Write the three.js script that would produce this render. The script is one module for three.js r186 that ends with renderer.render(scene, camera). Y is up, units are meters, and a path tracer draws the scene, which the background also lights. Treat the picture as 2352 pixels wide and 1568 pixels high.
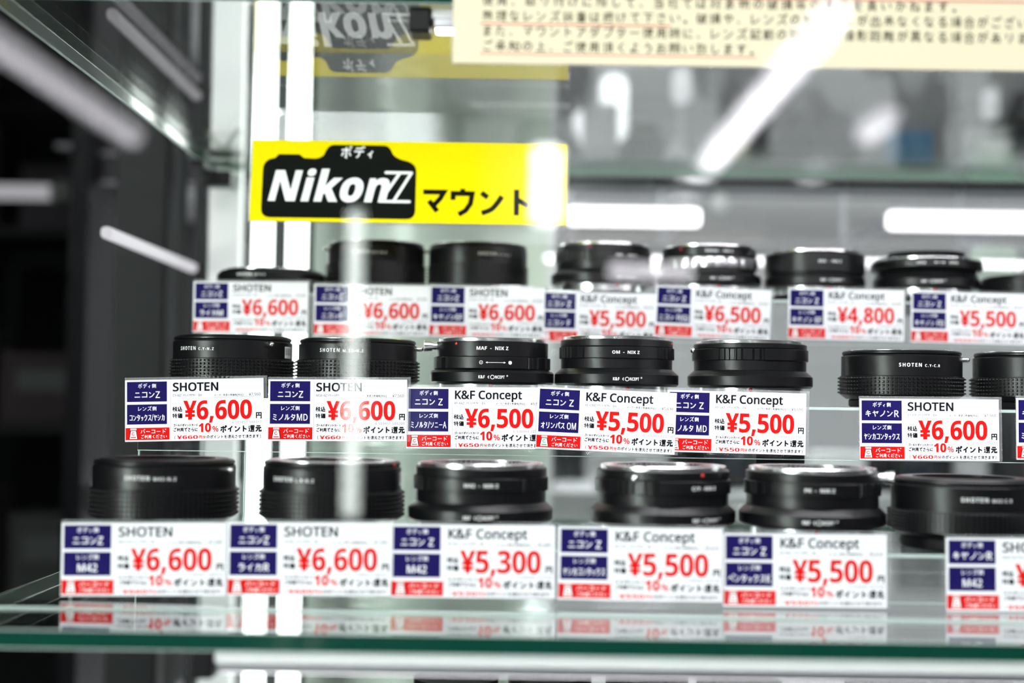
import * as THREE from 'three';
import { RectAreaLightUniformsLib } from 'three/addons/lights/RectAreaLightUniformsLib.js';
import { RoundedBoxGeometry } from 'three/addons/geometries/RoundedBoxGeometry.js';
import { mergeGeometries, toCreasedNormals } from 'three/addons/utils/BufferGeometryUtils.js';

// ---------------------------------------------------------------- camera, exposure, light
const scene = new THREE.Scene();
scene.background = new THREE.Color(0, 0, 0);
const camera = new THREE.PerspectiveCamera(2 * Math.atan(784 / 3267) * 180 / Math.PI, 1.5, 0.02, 60);
camera.filmGauge = 36;
camera.position.set(0, 1.30, 0);
camera.rotation.set(130 / 3267, 0, 0.0145);
camera.focus = 0.768;
camera.userData.fStop = 3.6;
const renderer = new THREE.WebGLRenderer({ antialias: true });
renderer.toneMapping = THREE.LinearToneMapping;
renderer.toneMappingExposure = 1.0;
renderer.shadowMap.enabled = true;
RectAreaLightUniformsLib.init();

const COOL = new THREE.Color(0.95, 0.97, 1.0), LILAC = new THREE.Color(0.97, 0.94, 1.0), MINT = new THREE.Color(0.92, 1.0, 0.95);
function areaLight(name, w, h, pos, target, color, intensity) {
  const l = new THREE.RectAreaLight(color, intensity, w, h);
  l.name = name; l.position.set(...pos); l.lookAt(...target); l.castShadow = true;
  scene.add(l);
  return l;
}
// two large panel fittings in the ceiling of the aisle, over and behind the viewer (their meshes stand further down)
const PANELS = [[-0.75, 1.35], [0.75, 1.35]], PANEL_GLOW = 6.2, TUBE_GLOW = 11, ROOM_H = 2.62;
for (const [x, z] of PANELS) areaLight('aisle_panel_light', 1.14, 1.14, [x, ROOM_H - 0.05, z], [x, 0, z], COOL, PANEL_GLOW);

// ---------------------------------------------------------------- helpers
const D = Math.PI / 180;
let seed = 7;
const rnd = () => { seed = (seed * 1664525 + 1013904223) >>> 0; return seed / 4294967296; };
const rr = (a, b) => a + (b - a) * rnd();
const used = new Map();
function numbered(name) { const n = used.get(name) ?? 0; used.set(name, n + 1); return n ? name + '_' + String(n).padStart(3, '0') : name; }
function tag(o, label, category, group, kind) {
  if (label) o.userData.label = label;
  if (category) o.userData.category = category;
  if (group) o.userData.group = group;
  if (kind) o.userData.kind = kind;
  return o;
}
function thing(name, label, category, pos = [0, 0, 0], turn = 0, group) {
  const g = new THREE.Group(); g.name = numbered(name); g.position.set(...pos); g.rotation.y = turn; scene.add(g);
  return tag(g, label, category, group);
}
function part(parent, name, geometry, material, pos, rot) {
  const m = new THREE.Mesh(geometry, material); m.name = name; m.castShadow = m.receiveShadow = true;
  if (pos) m.position.set(...pos);
  if (rot) m.rotation.set(...rot);
  parent.add(m);
  return m;
}
function solo(name, geometry, material, pos, label, category, group, kind) {
  const m = part(scene, numbered(name), geometry, material, pos);
  return tag(m, label, category, group, kind);
}
function structure(name, geometry, material, pos, label) {
  const m = part(scene, numbered(name), geometry, material, pos);
  return tag(m, label, undefined, undefined, 'structure');
}
const box = (w, h, d) => new THREE.BoxGeometry(w, h, d);
const rbox = (w, h, d, r = 0.002, s = 2) => new RoundedBoxGeometry(w, h, d, s, Math.min(r, w / 2.01, h / 2.01, d / 2.01));
const cyl = (r0, r1, h, n = 32) => new THREE.CylinderGeometry(r0, r1, h, n);
function clone(o, pos, turn, label) {
  const c = o.clone(); c.name = numbered(o.name.replace(/_\d{3}$/, '')); scene.add(c);
  if (pos) c.position.set(...pos);
  if (turn !== undefined) c.rotation.y = turn;
  c.userData = { ...o.userData, label };
  return c;
}

// ---------------------------------------------------------------- lettering: strokes of the characters on a 100 by 100 field, a stroke that starts with ~ is curved
const G = {
  'ア': '12,18 86,18 82,34 62,50; ~52,36 50,62 40,80 22,94', 'イ': '~80,10 56,36 14,58; 52,42 52,94', 'ウ': '50,6 50,22; 14,44 14,22 86,22 80,56 62,80 36,94',
  'オ': '10,30 90,30; 60,8 60,92 46,86; ~58,32 40,62 10,82', 'カ': '12,30 84,30 80,80 72,92 58,86; ~44,8 42,40 32,72 12,92', 'キ': '16,34 80,26; 10,62 90,52; 42,6 58,94',
  'ク': '~38,8 28,32 10,50; 36,22 82,22 74,52 54,78 24,94', 'コ': '14,18 84,18 84,90; 10,82 84,82', 'シ': '16,14 34,26; 10,42 28,54; ~14,90 54,76 88,28',
  'ス': '18,18 80,18 60,56 10,92; 56,58 90,92', 'ソ': '16,18 30,46; ~84,14 72,58 30,92', 'タ': '~38,6 28,32 10,50; 36,22 82,22 72,56 54,78 22,94; 32,44 68,68',
  'ツ': '14,22 24,44; 42,14 52,38; ~86,16 74,58 30,90', 'テ': '22,16 78,16; 8,42 92,42; ~54,42 50,72 28,94', 'ト': '36,6 36,94; 38,40 82,62', 'ニ': '20,24 80,24; 8,82 92,82',
  'ノ': '~82,10 64,56 14,92', 'ハ': '~34,22 28,56 8,86; ~60,16 76,46 92,88', 'フ': '12,18 86,18 76,54 58,76 26,94', 'ヘ': '6,60 36,28 94,80',
  'ホ': '10,30 90,30; 50,6 50,94 38,88; 28,48 12,80; 72,48 88,80', 'マ': '10,18 88,18 74,40 48,66; 32,48 64,84', 'ミ': '22,12 78,24; 24,42 72,52; 14,72 82,92',
  'メ': '~78,8 58,54 12,92; 28,32 80,78', 'ヤ': '8,40 86,26 72,52; 30,12 50,94', 'ラ': '20,14 80,14; 12,38 86,38 78,64 56,84 30,94', 'リ': '24,10 24,58; ~74,8 74,50 62,78 34,94',
  'ル': '~32,14 30,56 8,88; 58,10 58,84 70,80 92,54', 'レ': '22,10 22,86 56,74 90,44', 'ン': '12,18 36,34; ~14,88 54,72 90,30', 'ー': '8,50 92,50',
  'あ': '~20,24 50,26 80,20; ~46,6 42,50 48,88; ~66,40 54,70 30,86 16,74 28,56 58,46 82,56 86,72 72,88 58,92', 'い': '~14,22 16,60 28,80 36,66; ~74,26 86,46 90,66',
  'う': '~34,10 60,16; ~22,40 58,32 78,44 74,72 40,94', 'お': '~12,30 40,30 62,24; ~38,8 38,84 24,88 16,76 30,60 62,52 84,66 74,88 56,88; ~72,20 90,38',
  'か': '~10,32 60,26 64,50 54,86 40,80; ~38,8 30,50 12,88; ~74,26 86,42 92,58', 'き': '~14,26 80,18; ~14,46 84,36; ~44,6 60,40 74,64; ~28,64 30,86 60,92 76,90', 'く': '70,10 28,48 72,90',
  'け': '~16,14 12,50 18,84 28,64; ~42,32 90,30; ~70,8 72,56 52,92', 'こ': '~22,20 54,22 76,18 62,32; ~20,66 28,84 56,88 82,82', 'さ': '~12,32 84,22; ~44,6 58,36 74,62; ~28,62 28,84 54,92 74,90',
  'し': '~32,8 28,64 44,88 66,82 84,62', 'す': '~8,24 92,22; ~56,6 56,46 46,62 34,54 40,40 56,42 58,66 36,94', 'せ': '~8,40 92,34; ~70,10 70,58 58,60; ~30,16 30,74 44,88 80,86',
  'た': '~10,26 58,22; ~36,6 24,52 10,90; ~54,46 86,42; ~52,70 58,86 88,86', 'て': '~10,22 50,20 88,16; ~86,18 54,34 46,60 60,84 78,88', 'と': '~26,10 38,44; ~82,26 44,46 22,66 34,88 82,88',
  'な': '~10,26 56,22; ~38,6 28,38 12,64; ~70,22 88,36; ~64,40 64,78 48,90 34,80 48,68 86,86', 'に': '~18,14 14,50 18,86 28,66; ~48,28 86,26; ~46,66 52,82 88,82',
  'ね': '~30,8 30,94; ~10,32 40,28 12,78; ~16,70 52,36 80,40 84,72 66,88 56,76 72,70 92,88', 'の': '~54,16 48,58 28,78 12,58 24,28 56,14 84,32 86,62 58,88',
  'は': '~16,14 12,50 16,86 26,66; ~42,30 90,28; ~68,8 68,74 54,88 42,78 54,66 90,86', 'ま': '~16,22 84,20; ~18,44 82,42; ~52,6 52,76 36,90 22,80 36,66 84,86',
  'も': '~40,6 30,60 44,90 74,84 80,62; ~16,30 66,26; ~14,52 66,48', 'や': '~8,46 60,26 86,36 76,56 56,58; ~52,8 62,24; ~28,14 54,92', 'よ': '~52,24 82,22; ~50,6 52,72 38,88 18,82 26,68 86,86',
  'ら': '~34,10 62,18; ~24,32 22,64; ~22,62 58,46 80,62 68,86 36,92', 'り': '~26,12 24,44 32,52; ~70,10 74,50 44,92', 'る': '20,16 72,14 18,62; ~18,62 56,44 84,62 74,86 50,92 36,82 48,72 64,82',
  'ん': '~52,8 32,48 12,90; ~12,90 34,54 50,60 54,84 70,88 90,62', 'を': '~14,22 76,18; ~48,6 22,54 50,46 56,70; ~86,40 44,62 34,82 56,92 82,90', '、': '12,72 28,90', '。': '~22,72 32,82 22,92 12,82 22,72',
  '側': '26,6 8,40; 18,30 18,94; 34,12 62,12 62,70 34,70 34,12; 34,32 62,32; 34,50 62,50; 40,74 30,92; 56,74 66,90; 76,16 76,70; 92,6 92,90 82,86',
  '利': '44,8 14,18; 6,36 54,36; 30,14 30,94; 28,40 6,72; 32,42 52,64; 68,18 68,66; 90,6 90,92 78,88', '用': '20,12 82,12 82,92 70,90; ~20,12 20,62 8,94; 20,38 82,38; 20,62 82,62; 50,12 50,92',
  '税': '40,8 12,18; 4,34 46,34; 26,14 26,94; 24,38 4,70; 28,40 44,60; 58,6 66,20; 88,4 78,20; 56,26 90,26 90,50 56,50 56,26; ~66,52 62,76 46,94; 80,52 80,86 94,88 96,72',
  '込': '12,12 24,26; 6,42 22,42 22,76 8,90; 22,76 40,90 96,90; ~44,12 62,12 66,40 90,72; ~62,34 56,54 40,74', '円': '14,92 14,14 86,14 86,90 74,92; 14,50 86,50; 50,14 50,50',
  '特': '12,18 6,40; 8,32 42,32; 26,6 26,94; 4,64 44,54; 52,20 90,20; 70,6 70,36; 46,38 96,38; 48,56 96,56; 80,42 80,92 68,88; 56,66 64,78',
  '価': '26,6 6,42; 18,30 18,94; 34,16 96,16; 40,36 90,36 90,88 40,88 40,36; 56,16 56,88; 74,16 74,88', '元': '20,14 80,14; 6,40 94,40; ~38,40 34,72 8,92; 62,40 62,88 90,88 92,70',
  '還': '10,12 22,26; 4,42 20,42 20,78 6,92; 20,78 38,92 96,92; 40,8 92,8 92,26 40,26 40,8; 58,8 58,26; 74,8 74,26; 34,36 96,36; 46,46 86,46 86,60 46,60 46,46; 64,60 46,84; 58,66 58,84; 66,64 92,82; 90,64 74,74',
  '分': '~36,8 28,30 6,50; ~64,8 74,32 94,48; 24,50 76,50 74,90 60,88; ~48,50 40,76 18,94',
  '頂': '6,20 38,20; 24,20 24,88 12,84; 46,12 94,12; 68,12 64,26; 52,26 88,26 88,74 52,74 52,26; 52,42 88,42; 52,58 88,58; 60,76 46,94; 80,76 94,92',
  '希': '26,6 74,28; 74,6 24,28; 6,38 94,38; ~44,28 30,54 8,72; 26,56 26,86; 26,56 78,56 78,84 70,84; 52,44 52,96',
  '望': '24,6 24,16; 6,16 46,16; 12,16 12,44 42,40; 56,8 88,8 88,48 80,46; 56,8 50,46; 56,22 88,22; 56,34 88,34; 14,56 86,56; 20,74 80,74; 50,56 50,92; 6,92 94,92',
  '小': '50,8 50,92 38,88; 26,36 10,70; 74,36 92,70', '売': '18,18 82,18; 50,6 50,34; 24,34 76,34; 8,62 8,48 92,48 92,62; ~38,58 34,78 10,94; 62,58 62,90 90,90 92,76',
  '格': '4,30 46,30; 26,6 26,94; 24,34 4,66; 28,38 44,56; ~64,6 58,24 46,40; 62,18 88,18 72,42 44,58; ~56,26 72,44 96,56; 56,62 88,62 88,92 56,92 56,62',
  '使': '26,6 6,42; 18,30 18,94; 34,18 96,18; 42,32 88,32 88,54 42,54 42,32; 64,6 62,56 36,94; 46,64 70,84 96,94',
  '取': '4,14 50,14; 14,14 14,78; 40,14 40,94; 14,34 40,34; 14,54 40,54; 2,80 52,72; 54,22 90,22 76,64 50,92; 58,36 76,72 96,92', '付': '28,6 6,44; 20,32 20,94; 38,32 96,32; 78,8 78,92 64,88; 48,48 58,66',
  '際': '10,8 10,94; 10,10 30,10 22,32 32,48 14,56; 50,8 40,30; 50,12 64,14 42,44; 72,10 92,12 80,30 94,44; 46,48 86,48; 38,62 96,62; 66,62 66,92 58,90; 50,72 40,88; 80,72 92,88',
  '当': '50,6 50,36; 20,12 32,30; 80,12 68,30; 14,42 84,42 84,90 14,90; 18,66 84,66', '社': '24,6 28,18; 6,28 44,28 10,64; 28,48 28,94; 32,54 44,64; 54,38 94,38; 72,10 72,88; 48,88 98,88',
  '対': '26,6 26,24; 4,24 50,24; 38,26 28,62 4,90; 12,44 48,84; 54,34 96,34; 80,8 80,92 66,88; 60,50 68,66',
  '象': '42,4 20,24; 40,12 68,12 58,24; 22,26 80,26 80,44 22,44 22,26; 50,26 50,44; 50,46 20,62; 46,56 56,74 54,92 40,92; 50,62 16,80; 52,74 14,94; 76,52 58,64; 60,62 94,88',
  '物': '10,18 4,40; 6,32 40,32; 24,6 24,94; 2,64 42,54; 56,8 44,40; 52,26 94,26 90,86 78,90; 68,28 44,66; 80,28 52,88',
  '破': '4,16 44,16; 24,16 4,58; 14,46 40,46 40,86 14,86 14,46; 54,22 94,22 88,36; 54,22 52,60 42,92; 72,6 72,46; 56,46 86,46 76,72 50,94; 60,54 76,78 96,92',
  '損': '4,28 36,28; 22,6 22,92 10,88; 4,62 36,50; 50,8 88,8 88,26 50,26 50,8; 48,36 90,36 90,76 48,76 48,36; 48,50 90,50; 48,62 90,62; 58,78 44,94; 80,78 94,94',
  '等': '22,4 8,26; 18,12 44,12; 28,14 34,26; 62,4 50,24; 60,12 94,12; 72,14 78,26; 22,38 78,38; 50,28 50,52; 6,52 94,52; 10,68 92,68; 68,56 68,92 56,90; 28,74 38,86',
  '責': '16,12 84,12; 50,4 50,40; 22,26 78,26; 6,40 94,40; 26,48 76,48 76,80 26,80 26,48; 26,58 76,58; 26,70 76,70; 36,82 18,96; 64,82 84,96', '任': '28,6 6,44; 20,32 20,94; 84,10 40,22; 34,50 96,50; 64,18 64,88; 40,88 92,88',
  '負': '40,4 20,28; 38,12 70,12 58,28; 24,30 78,30 78,76 24,76 24,30; 24,44 78,44; 24,60 78,60; 38,80 16,96; 62,80 86,96',
  '無': '28,4 8,34; 22,16 90,16; 6,38 94,38; 28,18 28,62; 44,18 44,62; 62,18 62,62; 78,18 78,62; 4,62 96,62; 18,74 10,92; 38,74 42,90; 60,74 64,90; 80,72 92,92',
  '理': '6,14 42,14; 8,44 40,44; 24,14 24,80; 4,84 44,76; 52,10 92,10 92,50 52,50 52,10; 52,30 92,30; 72,10 72,88; 50,68 94,68; 44,90 98,90',
  '装': '8,12 20,24; 10,46 26,34; 28,6 28,50; 40,22 96,22; 68,6 68,46; 44,46 92,46; 50,50 50,58; 4,60 96,60; 44,62 8,84; 28,76 28,94 46,88; 50,62 94,94; 82,68 64,80',
  '着': '32,4 40,14; 68,4 60,14; 12,18 88,18; 18,32 82,32; 4,46 96,46; 50,18 46,50 6,94; 32,58 80,58 80,94 32,94 32,58; 32,70 80,70; 32,82 80,82',
  '避': '8,12 20,26; 2,42 18,42 18,78 4,92; 18,78 36,92 98,92; 34,10 58,10 58,26 34,26; 34,10 30,70; 38,40 56,40 56,62 38,62 38,40; 80,4 80,14; 64,14 98,14; 70,20 74,32; 90,20 86,32; 62,36 98,36; 64,54 96,54; 80,36 80,84',
  '下': '6,14 94,14; 48,14 48,94; 52,36 78,54', '外': '~30,6 24,32 6,54; 28,22 52,22 40,58 8,94; 22,38 40,54; 72,6 72,94; 74,38 96,54',
  '距': '8,8 40,8 40,32 8,32 8,8; 24,32 24,80; 24,54 42,54; 10,50 10,82; 4,88 46,78; 58,10 94,10; 58,10 58,90; 58,90 98,90; 58,34 90,34 90,64 58,64',
  '離': '26,4 26,12; 4,14 50,14; 16,20 36,38; 36,20 16,38; 10,20 10,42 44,42 44,20; 8,94 8,54 46,54 46,92; 26,44 18,76 36,74; 62,6 52,34; 60,22 60,94; 60,26 96,26; 80,8 78,26; 60,46 94,46; 60,66 94,66; 60,90 98,90; 78,26 78,90',
  '記': '8,14 44,14; 14,30 40,30; 14,44 40,44; 14,60 40,60 40,86 14,86 14,60; 54,14 90,14 90,44 56,44; 56,44 56,86 96,86 96,70',
  '載': '4,18 60,18; 32,4 32,32; 2,32 96,32; 12,44 52,44; 14,52 48,52 48,72 14,72 14,52; 32,38 32,96; 4,84 58,84; 14,62 48,62; 68,4 74,60 96,94; 92,46 58,94; 82,8 92,20',
  '実': '50,4 50,14; 8,32 8,16 92,16 92,32; 22,32 78,32; 16,46 84,46; 6,62 94,62; 50,24 48,62 8,94; 52,62 92,94',
  '撮': '4,28 34,28; 20,6 20,92 8,88; 4,62 34,50; 46,6 88,6 88,30 46,30 46,6; 46,18 88,18; 38,40 98,40; 46,40 46,84; 62,40 62,94; 46,54 62,54; 46,68 62,68; 38,86 66,80; 68,52 92,52 70,92; 72,62 96,92',
  '影': '12,6 52,6 52,32 12,32 12,6; 12,18 52,18; 32,32 32,40; 4,42 60,42; 14,52 50,52 50,68 14,68 14,52; 32,68 32,94; 18,76 8,90; 46,76 56,88; 92,8 66,32; 94,34 64,62; 96,62 60,96',
  '異': '20,6 80,6 80,40 20,40 20,6; 20,22 80,22; 50,6 50,40; 14,56 86,56; 34,44 34,72; 66,44 66,72; 4,74 96,74; 36,78 14,94; 64,78 88,94',
  '場': '4,32 36,32; 20,8 20,76; 2,84 38,72; 50,8 88,8 88,38 50,38 50,8; 50,22 88,22; 40,50 98,50; 54,50 38,72; 50,60 92,60 88,90 78,88; 66,62 46,90; 80,62 60,94',
  '合': '50,4 6,42; 50,4 94,42; 30,42 70,42; 22,56 78,56 78,94 22,94 22,56', '出': '50,4 50,92; 20,16 20,44 80,44 80,16; 10,56 10,92 90,92 90,56', '来': '14,18 86,18; 26,26 34,42; 74,26 64,42; 6,46 94,46; 50,4 50,96; 46,48 8,84; 54,48 94,84',
  '時': '8,14 36,14 36,82 8,82 8,14; 8,46 36,46; 48,20 94,20; 70,4 70,38; 42,38 98,38; 44,56 98,56; 82,42 82,92 70,90; 54,64 62,78',
  '承': '20,8 76,8 50,24; 50,24 50,92 40,88; 32,40 68,40; 30,54 70,54; 26,68 74,68; 6,36 30,36 8,80; 90,30 70,44; 68,40 94,82', '知': '24,6 12,34; 20,20 52,20; 4,46 54,46; 30,20 28,50 4,90; 32,56 52,82; 62,22 94,22 94,84 62,84 62,22',
  '上': '46,8 46,88; 46,42 82,42; 6,88 94,88', '致': '4,12 52,12; 26,14 12,38 46,36; 38,26 50,44; 8,58 48,58; 28,40 28,84; 2,92 54,84; 66,6 54,40; 62,28 98,28; 90,30 78,68 50,94; 60,38 74,68 98,92',
  '願': '4,10 50,10; 10,10 10,60 2,92; 28,10 24,22; 16,22 44,22 44,48 16,48 16,22; 16,34 44,34; 30,48 30,90; 18,60 10,78; 40,58 48,72; 54,8 98,8; 74,8 72,20; 60,22 94,22 94,72 60,72 60,22; 60,38 94,38; 60,54 94,54; 66,74 54,94; 86,74 98,92',
  '保': '26,6 6,42; 18,30 18,94; 42,10 88,10 88,34 42,34 42,10; 34,52 98,52; 65,34 65,94; 62,54 36,82; 68,54 96,82',
  '証': '8,14 42,14; 12,30 38,30; 12,44 38,44; 12,58 38,58 38,86 12,86 12,58; 52,14 96,14; 74,14 74,88; 74,48 94,48; 58,40 58,88; 48,88 98,88',
};
const VOICED = { 'ゴ': 'コ', 'ズ': 'ス', 'ダ': 'タ', 'デ': 'テ', 'ド': 'ト', 'バ': 'ハ', 'ボ': 'ホ', 'が': 'か', 'ご': 'こ', 'ざ': 'さ', 'だ': 'た', 'で': 'て', 'プ': 'フ', 'ペ': 'ヘ', 'ポ': 'ホ', 'パ': 'ハ' };
const RINGED = 'プペポパ', SMALL = { 'ィ': 'イ', 'ッ': 'ツ', 'ャ': 'ヤ' };
const GLYPHS = {};
for (const [c, text] of Object.entries(G)) {
  GLYPHS[c] = text.split(';').map((s) => {
    const t = s.trim(), curved = t[0] === '~', p = t.replace('~', '').split(/\s+/).map((q) => q.split(',').map(Number));
    if (!curved || p.length < 3) return p;
    const out = [], at = (i) => p[Math.min(p.length - 1, Math.max(0, i))];
    for (let i = 0; i + 1 < p.length; i++) for (let k = 0; k < 6; k++) {
      const u = k / 6, [a, b, c2, d] = [at(i - 1), at(i), at(i + 1), at(i + 2)];
      out.push([0, 1].map((j) => 0.5 * (2 * b[j] + (c2[j] - a[j]) * u + (2 * a[j] - 5 * b[j] + 4 * c2[j] - d[j]) * u * u + (3 * b[j] - a[j] - 3 * c2[j] + d[j]) * u * u * u)));
    }
    out.push(p[p.length - 1]);
    return out;
  });
}
const known = (c) => c in GLYPHS || c in VOICED || c in SMALL;
function glyph(ctx, c, x, y, w, h, weight) {   // one character in the field x..x+w, y..y+h
  const base = VOICED[c] ?? SMALL[c] ?? c, k = c in SMALL ? 0.7 : 1, dx = c in SMALL ? w * 0.12 : 0, dy = c in SMALL ? h * 0.3 : 0;
  ctx.lineWidth = weight; ctx.lineCap = 'butt'; ctx.lineJoin = 'miter';
  const dense = GLYPHS[base].length;
  if (dense > 9) ctx.lineWidth = weight * 0.72; else if (dense > 6) ctx.lineWidth = weight * 0.85;
  ctx.beginPath();
  for (const s of GLYPHS[base]) s.forEach(([a, b], i) => ctx[i ? 'lineTo' : 'moveTo'](x + dx + a / 100 * w * k, y + dy + b / 100 * h * k));
  ctx.stroke();
  if (c in VOICED) {
    ctx.lineWidth = weight * 0.8; ctx.beginPath();
    if (RINGED.includes(c)) ctx.arc(x + w * 0.9, y + h * 0.12, h * 0.09, 0, 7);
    else { ctx.moveTo(x + w * 0.76, y); ctx.lineTo(x + w * 0.84, y + h * 0.16); ctx.moveTo(x + w * 0.9, y - h * 0.04); ctx.lineTo(x + w * 0.98, y + h * 0.12); }
    ctx.stroke();
  }
}
// a line of mixed writing in the field from x, top y, of character height h; sx narrows it; returns the width
function write(ctx, text, x, y, h, o = {}) {
  const { color = '#000', weight = 0.11, sx = 1, font = 'sans-serif', bold = true, gap = 0, align = 'left', latin = 1.0, fit, thick = 0 } = o;
  const width = (k) => [...text].reduce((s, c) => s + (known(c) ? h * k * ((c in SMALL) ? 0.86 : 1) : (ctx.font = (bold ? 'bold ' : '') + h * 1.32 * latin + 'px ' + font, ctx.measureText(c).width * k)) + gap, -gap);
  const k = fit ? sx * Math.min(1, fit / width(sx)) : sx, all = width(k);
  let at = align === 'center' ? x - all / 2 : align === 'right' ? x - all : x;
  ctx.strokeStyle = ctx.fillStyle = color;
  for (const c of text) {
    if (known(c)) {
      const w = h * k * ((c in SMALL) ? 0.86 : 1);
      glyph(ctx, c, at + w * 0.04, y + h * 0.02, w * 0.92, h * 0.96, h * weight * Math.min(1, 0.55 + 0.45 * k));
      at += w + gap;
    } else {
      ctx.font = (bold ? 'bold ' : '') + h * 1.32 * latin + 'px ' + font;
      ctx.save(); ctx.translate(at, y + h * 0.97); ctx.scale(k, 1); ctx.fillText(c, 0, 0); if (thick) { ctx.lineWidth = h * thick; ctx.strokeText(c, 0, 0); } ctx.restore();
      at += ctx.measureText(c).width * k + gap;
    }
  }
  return all;
}
function canvas(w, h, back) {
  const c = document.createElement('canvas'); c.width = w; c.height = h;
  const x = c.getContext('2d');
  if (back) { x.fillStyle = back; x.fillRect(0, 0, w, h); }
  return [c, x];
}
function texture(c, color = true) {
  const t = new THREE.CanvasTexture(c); if (color) t.colorSpace = THREE.SRGBColorSpace;
  t.magFilter = THREE.LinearFilter; t.anisotropy = 8;
  return t;
}

// ---------------------------------------------------------------- materials
const std = (rgb, roughness, more = {}) => new THREE.MeshStandardMaterial({ color: new THREE.Color().setRGB(...rgb), roughness, ...more });
const phys = (rgb, roughness, more = {}) => new THREE.MeshPhysicalMaterial({ color: new THREE.Color().setRGB(...rgb), roughness, ...more });
const glow = (color, k) => new THREE.MeshStandardMaterial({ color: 0x222222, roughness: 0.6, emissive: color, emissiveIntensity: k });
function noiseTexture(size, cell, lo, hi, tint = [1, 1, 1]) {   // grain in two scales around a mean
  const d = new Uint8Array(size * size * 4), n = size / cell, lattice = Array.from({ length: n * n }, () => rnd());
  const at = (x, y) => lattice[((y % n) + n) % n * n + ((x % n) + n) % n];
  for (let y = 0; y < size; y++) for (let x = 0; x < size; x++) {
    const u = x / cell, v = y / cell, i = Math.floor(u), j = Math.floor(v), a = u - i, b = v - j;
    const s = (at(i, j) * (1 - a) + at(i + 1, j) * a) * (1 - b) + (at(i, j + 1) * (1 - a) + at(i + 1, j + 1) * a) * b;
    const k = lo + (hi - lo) * (0.65 * s + 0.35 * rnd());
    for (let c = 0; c < 3; c++) d[(y * size + x) * 4 + c] = 255 * Math.min(1, k * tint[c]);
    d[(y * size + x) * 4 + 3] = 255;
  }
  const t = new THREE.DataTexture(d, size, size); t.wrapS = t.wrapT = THREE.RepeatWrapping; t.magFilter = THREE.LinearFilter; t.needsUpdate = true;
  return t;
}
const M = {
  black: phys([0.003, 0.003, 0.0035], 0.37, { specularIntensity: 0.66 }), rubber: phys([0.003, 0.003, 0.0035], 0.36, { specularIntensity: 0.75 }), matte: phys([0.004, 0.004, 0.005], 0.6, { specularIntensity: 0.4 }), chrome: std([0.9, 0.9, 0.91], 0.24, { metalness: 1 }),
  steel: std([0.7, 0.7, 0.72], 0.3, { metalness: 1 }), red: phys([0.62, 0.015, 0.02], 0.25), white: std([0.8, 0.8, 0.8], 0.55), paint: std([0.7, 0.71, 0.7], 0.6),
  pane: phys([0.985, 0.992, 0.988], 0.0, { transmission: 1, thickness: 0, ior: 1.52 }), clear: phys([0.985, 0.99, 0.99], 0.02, { transmission: 1, thickness: 0, ior: 1.45 }),
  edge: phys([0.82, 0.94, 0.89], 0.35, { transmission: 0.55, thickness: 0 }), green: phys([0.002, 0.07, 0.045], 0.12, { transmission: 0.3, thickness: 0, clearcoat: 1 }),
  alu: std([0.72, 0.72, 0.75], 0.34, { metalness: 1 }), post: phys([0.006, 0.006, 0.007], 0.4, { specularIntensity: 0.5 }), darkGrey: phys([0.02, 0.021, 0.022], 0.5, { specularIntensity: 0.4 }), card: phys([0.86, 0.86, 0.86], 0.45),
  sleeve: phys([0.97, 0.97, 0.98], 0.04, { transmission: 0.9, thickness: 0, ior: 1.45 }), wall: std([0.07, 0.073, 0.07], 0.8), floor: std([0.2, 0.2, 0.2], 0.35), ceiling: std([0.16, 0.165, 0.16], 0.8), lensGlass: phys([0.01, 0.012, 0.02], 0.05, { clearcoat: 1 }),
};
M.greenEdge = phys([0.02, 0.26, 0.13], 0.15, { transmission: 0.3, thickness: 0, clearcoat: 1 });
M.black.roughnessMap = noiseTexture(128, 4, 0.86, 1.0); M.black.roughnessMap.repeat.set(36, 4);
M.floor.map = noiseTexture(256, 16, 0.78, 1.0); M.floor.map.repeat.set(14, 14);
M.wall.map = noiseTexture(256, 32, 0.86, 1.0); M.wall.map.repeat.set(6, 3);

// ---------------------------------------------------------------- the room
const RX = [-5, 5], RZ = [-9, 8];
const roomW = RX[1] - RX[0], roomD = RZ[1] - RZ[0], midX = (RX[0] + RX[1]) / 2, midZ = (RZ[0] + RZ[1]) / 2;
structure('floor', box(roomW + 0.4, 0.1, roomD + 0.4), M.floor, [midX, -0.05, midZ], 'grey polished shop floor');
structure('ceiling', box(roomW + 0.4, 0.1, roomD + 0.4), M.ceiling, [midX, ROOM_H + 0.05, midZ], 'pale shop ceiling');
structure('wall_back', box(roomW + 0.4, ROOM_H, 0.1), M.wall, [midX, ROOM_H / 2, RZ[0] - 0.05], 'grey green rear wall of the shop');
structure('wall_front', box(roomW + 0.4, ROOM_H, 0.1), M.wall, [midX, ROOM_H / 2, RZ[1] + 0.05], 'grey green wall behind the viewer');
structure('wall_left', box(0.1, ROOM_H, roomD), M.wall, [RX[0] - 0.05, ROOM_H / 2, midZ], 'grey green wall on the left');
structure('wall_right', box(0.1, ROOM_H, roomD), M.wall, [RX[1] + 0.05, ROOM_H / 2, midZ], 'grey green wall on the right');

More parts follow.
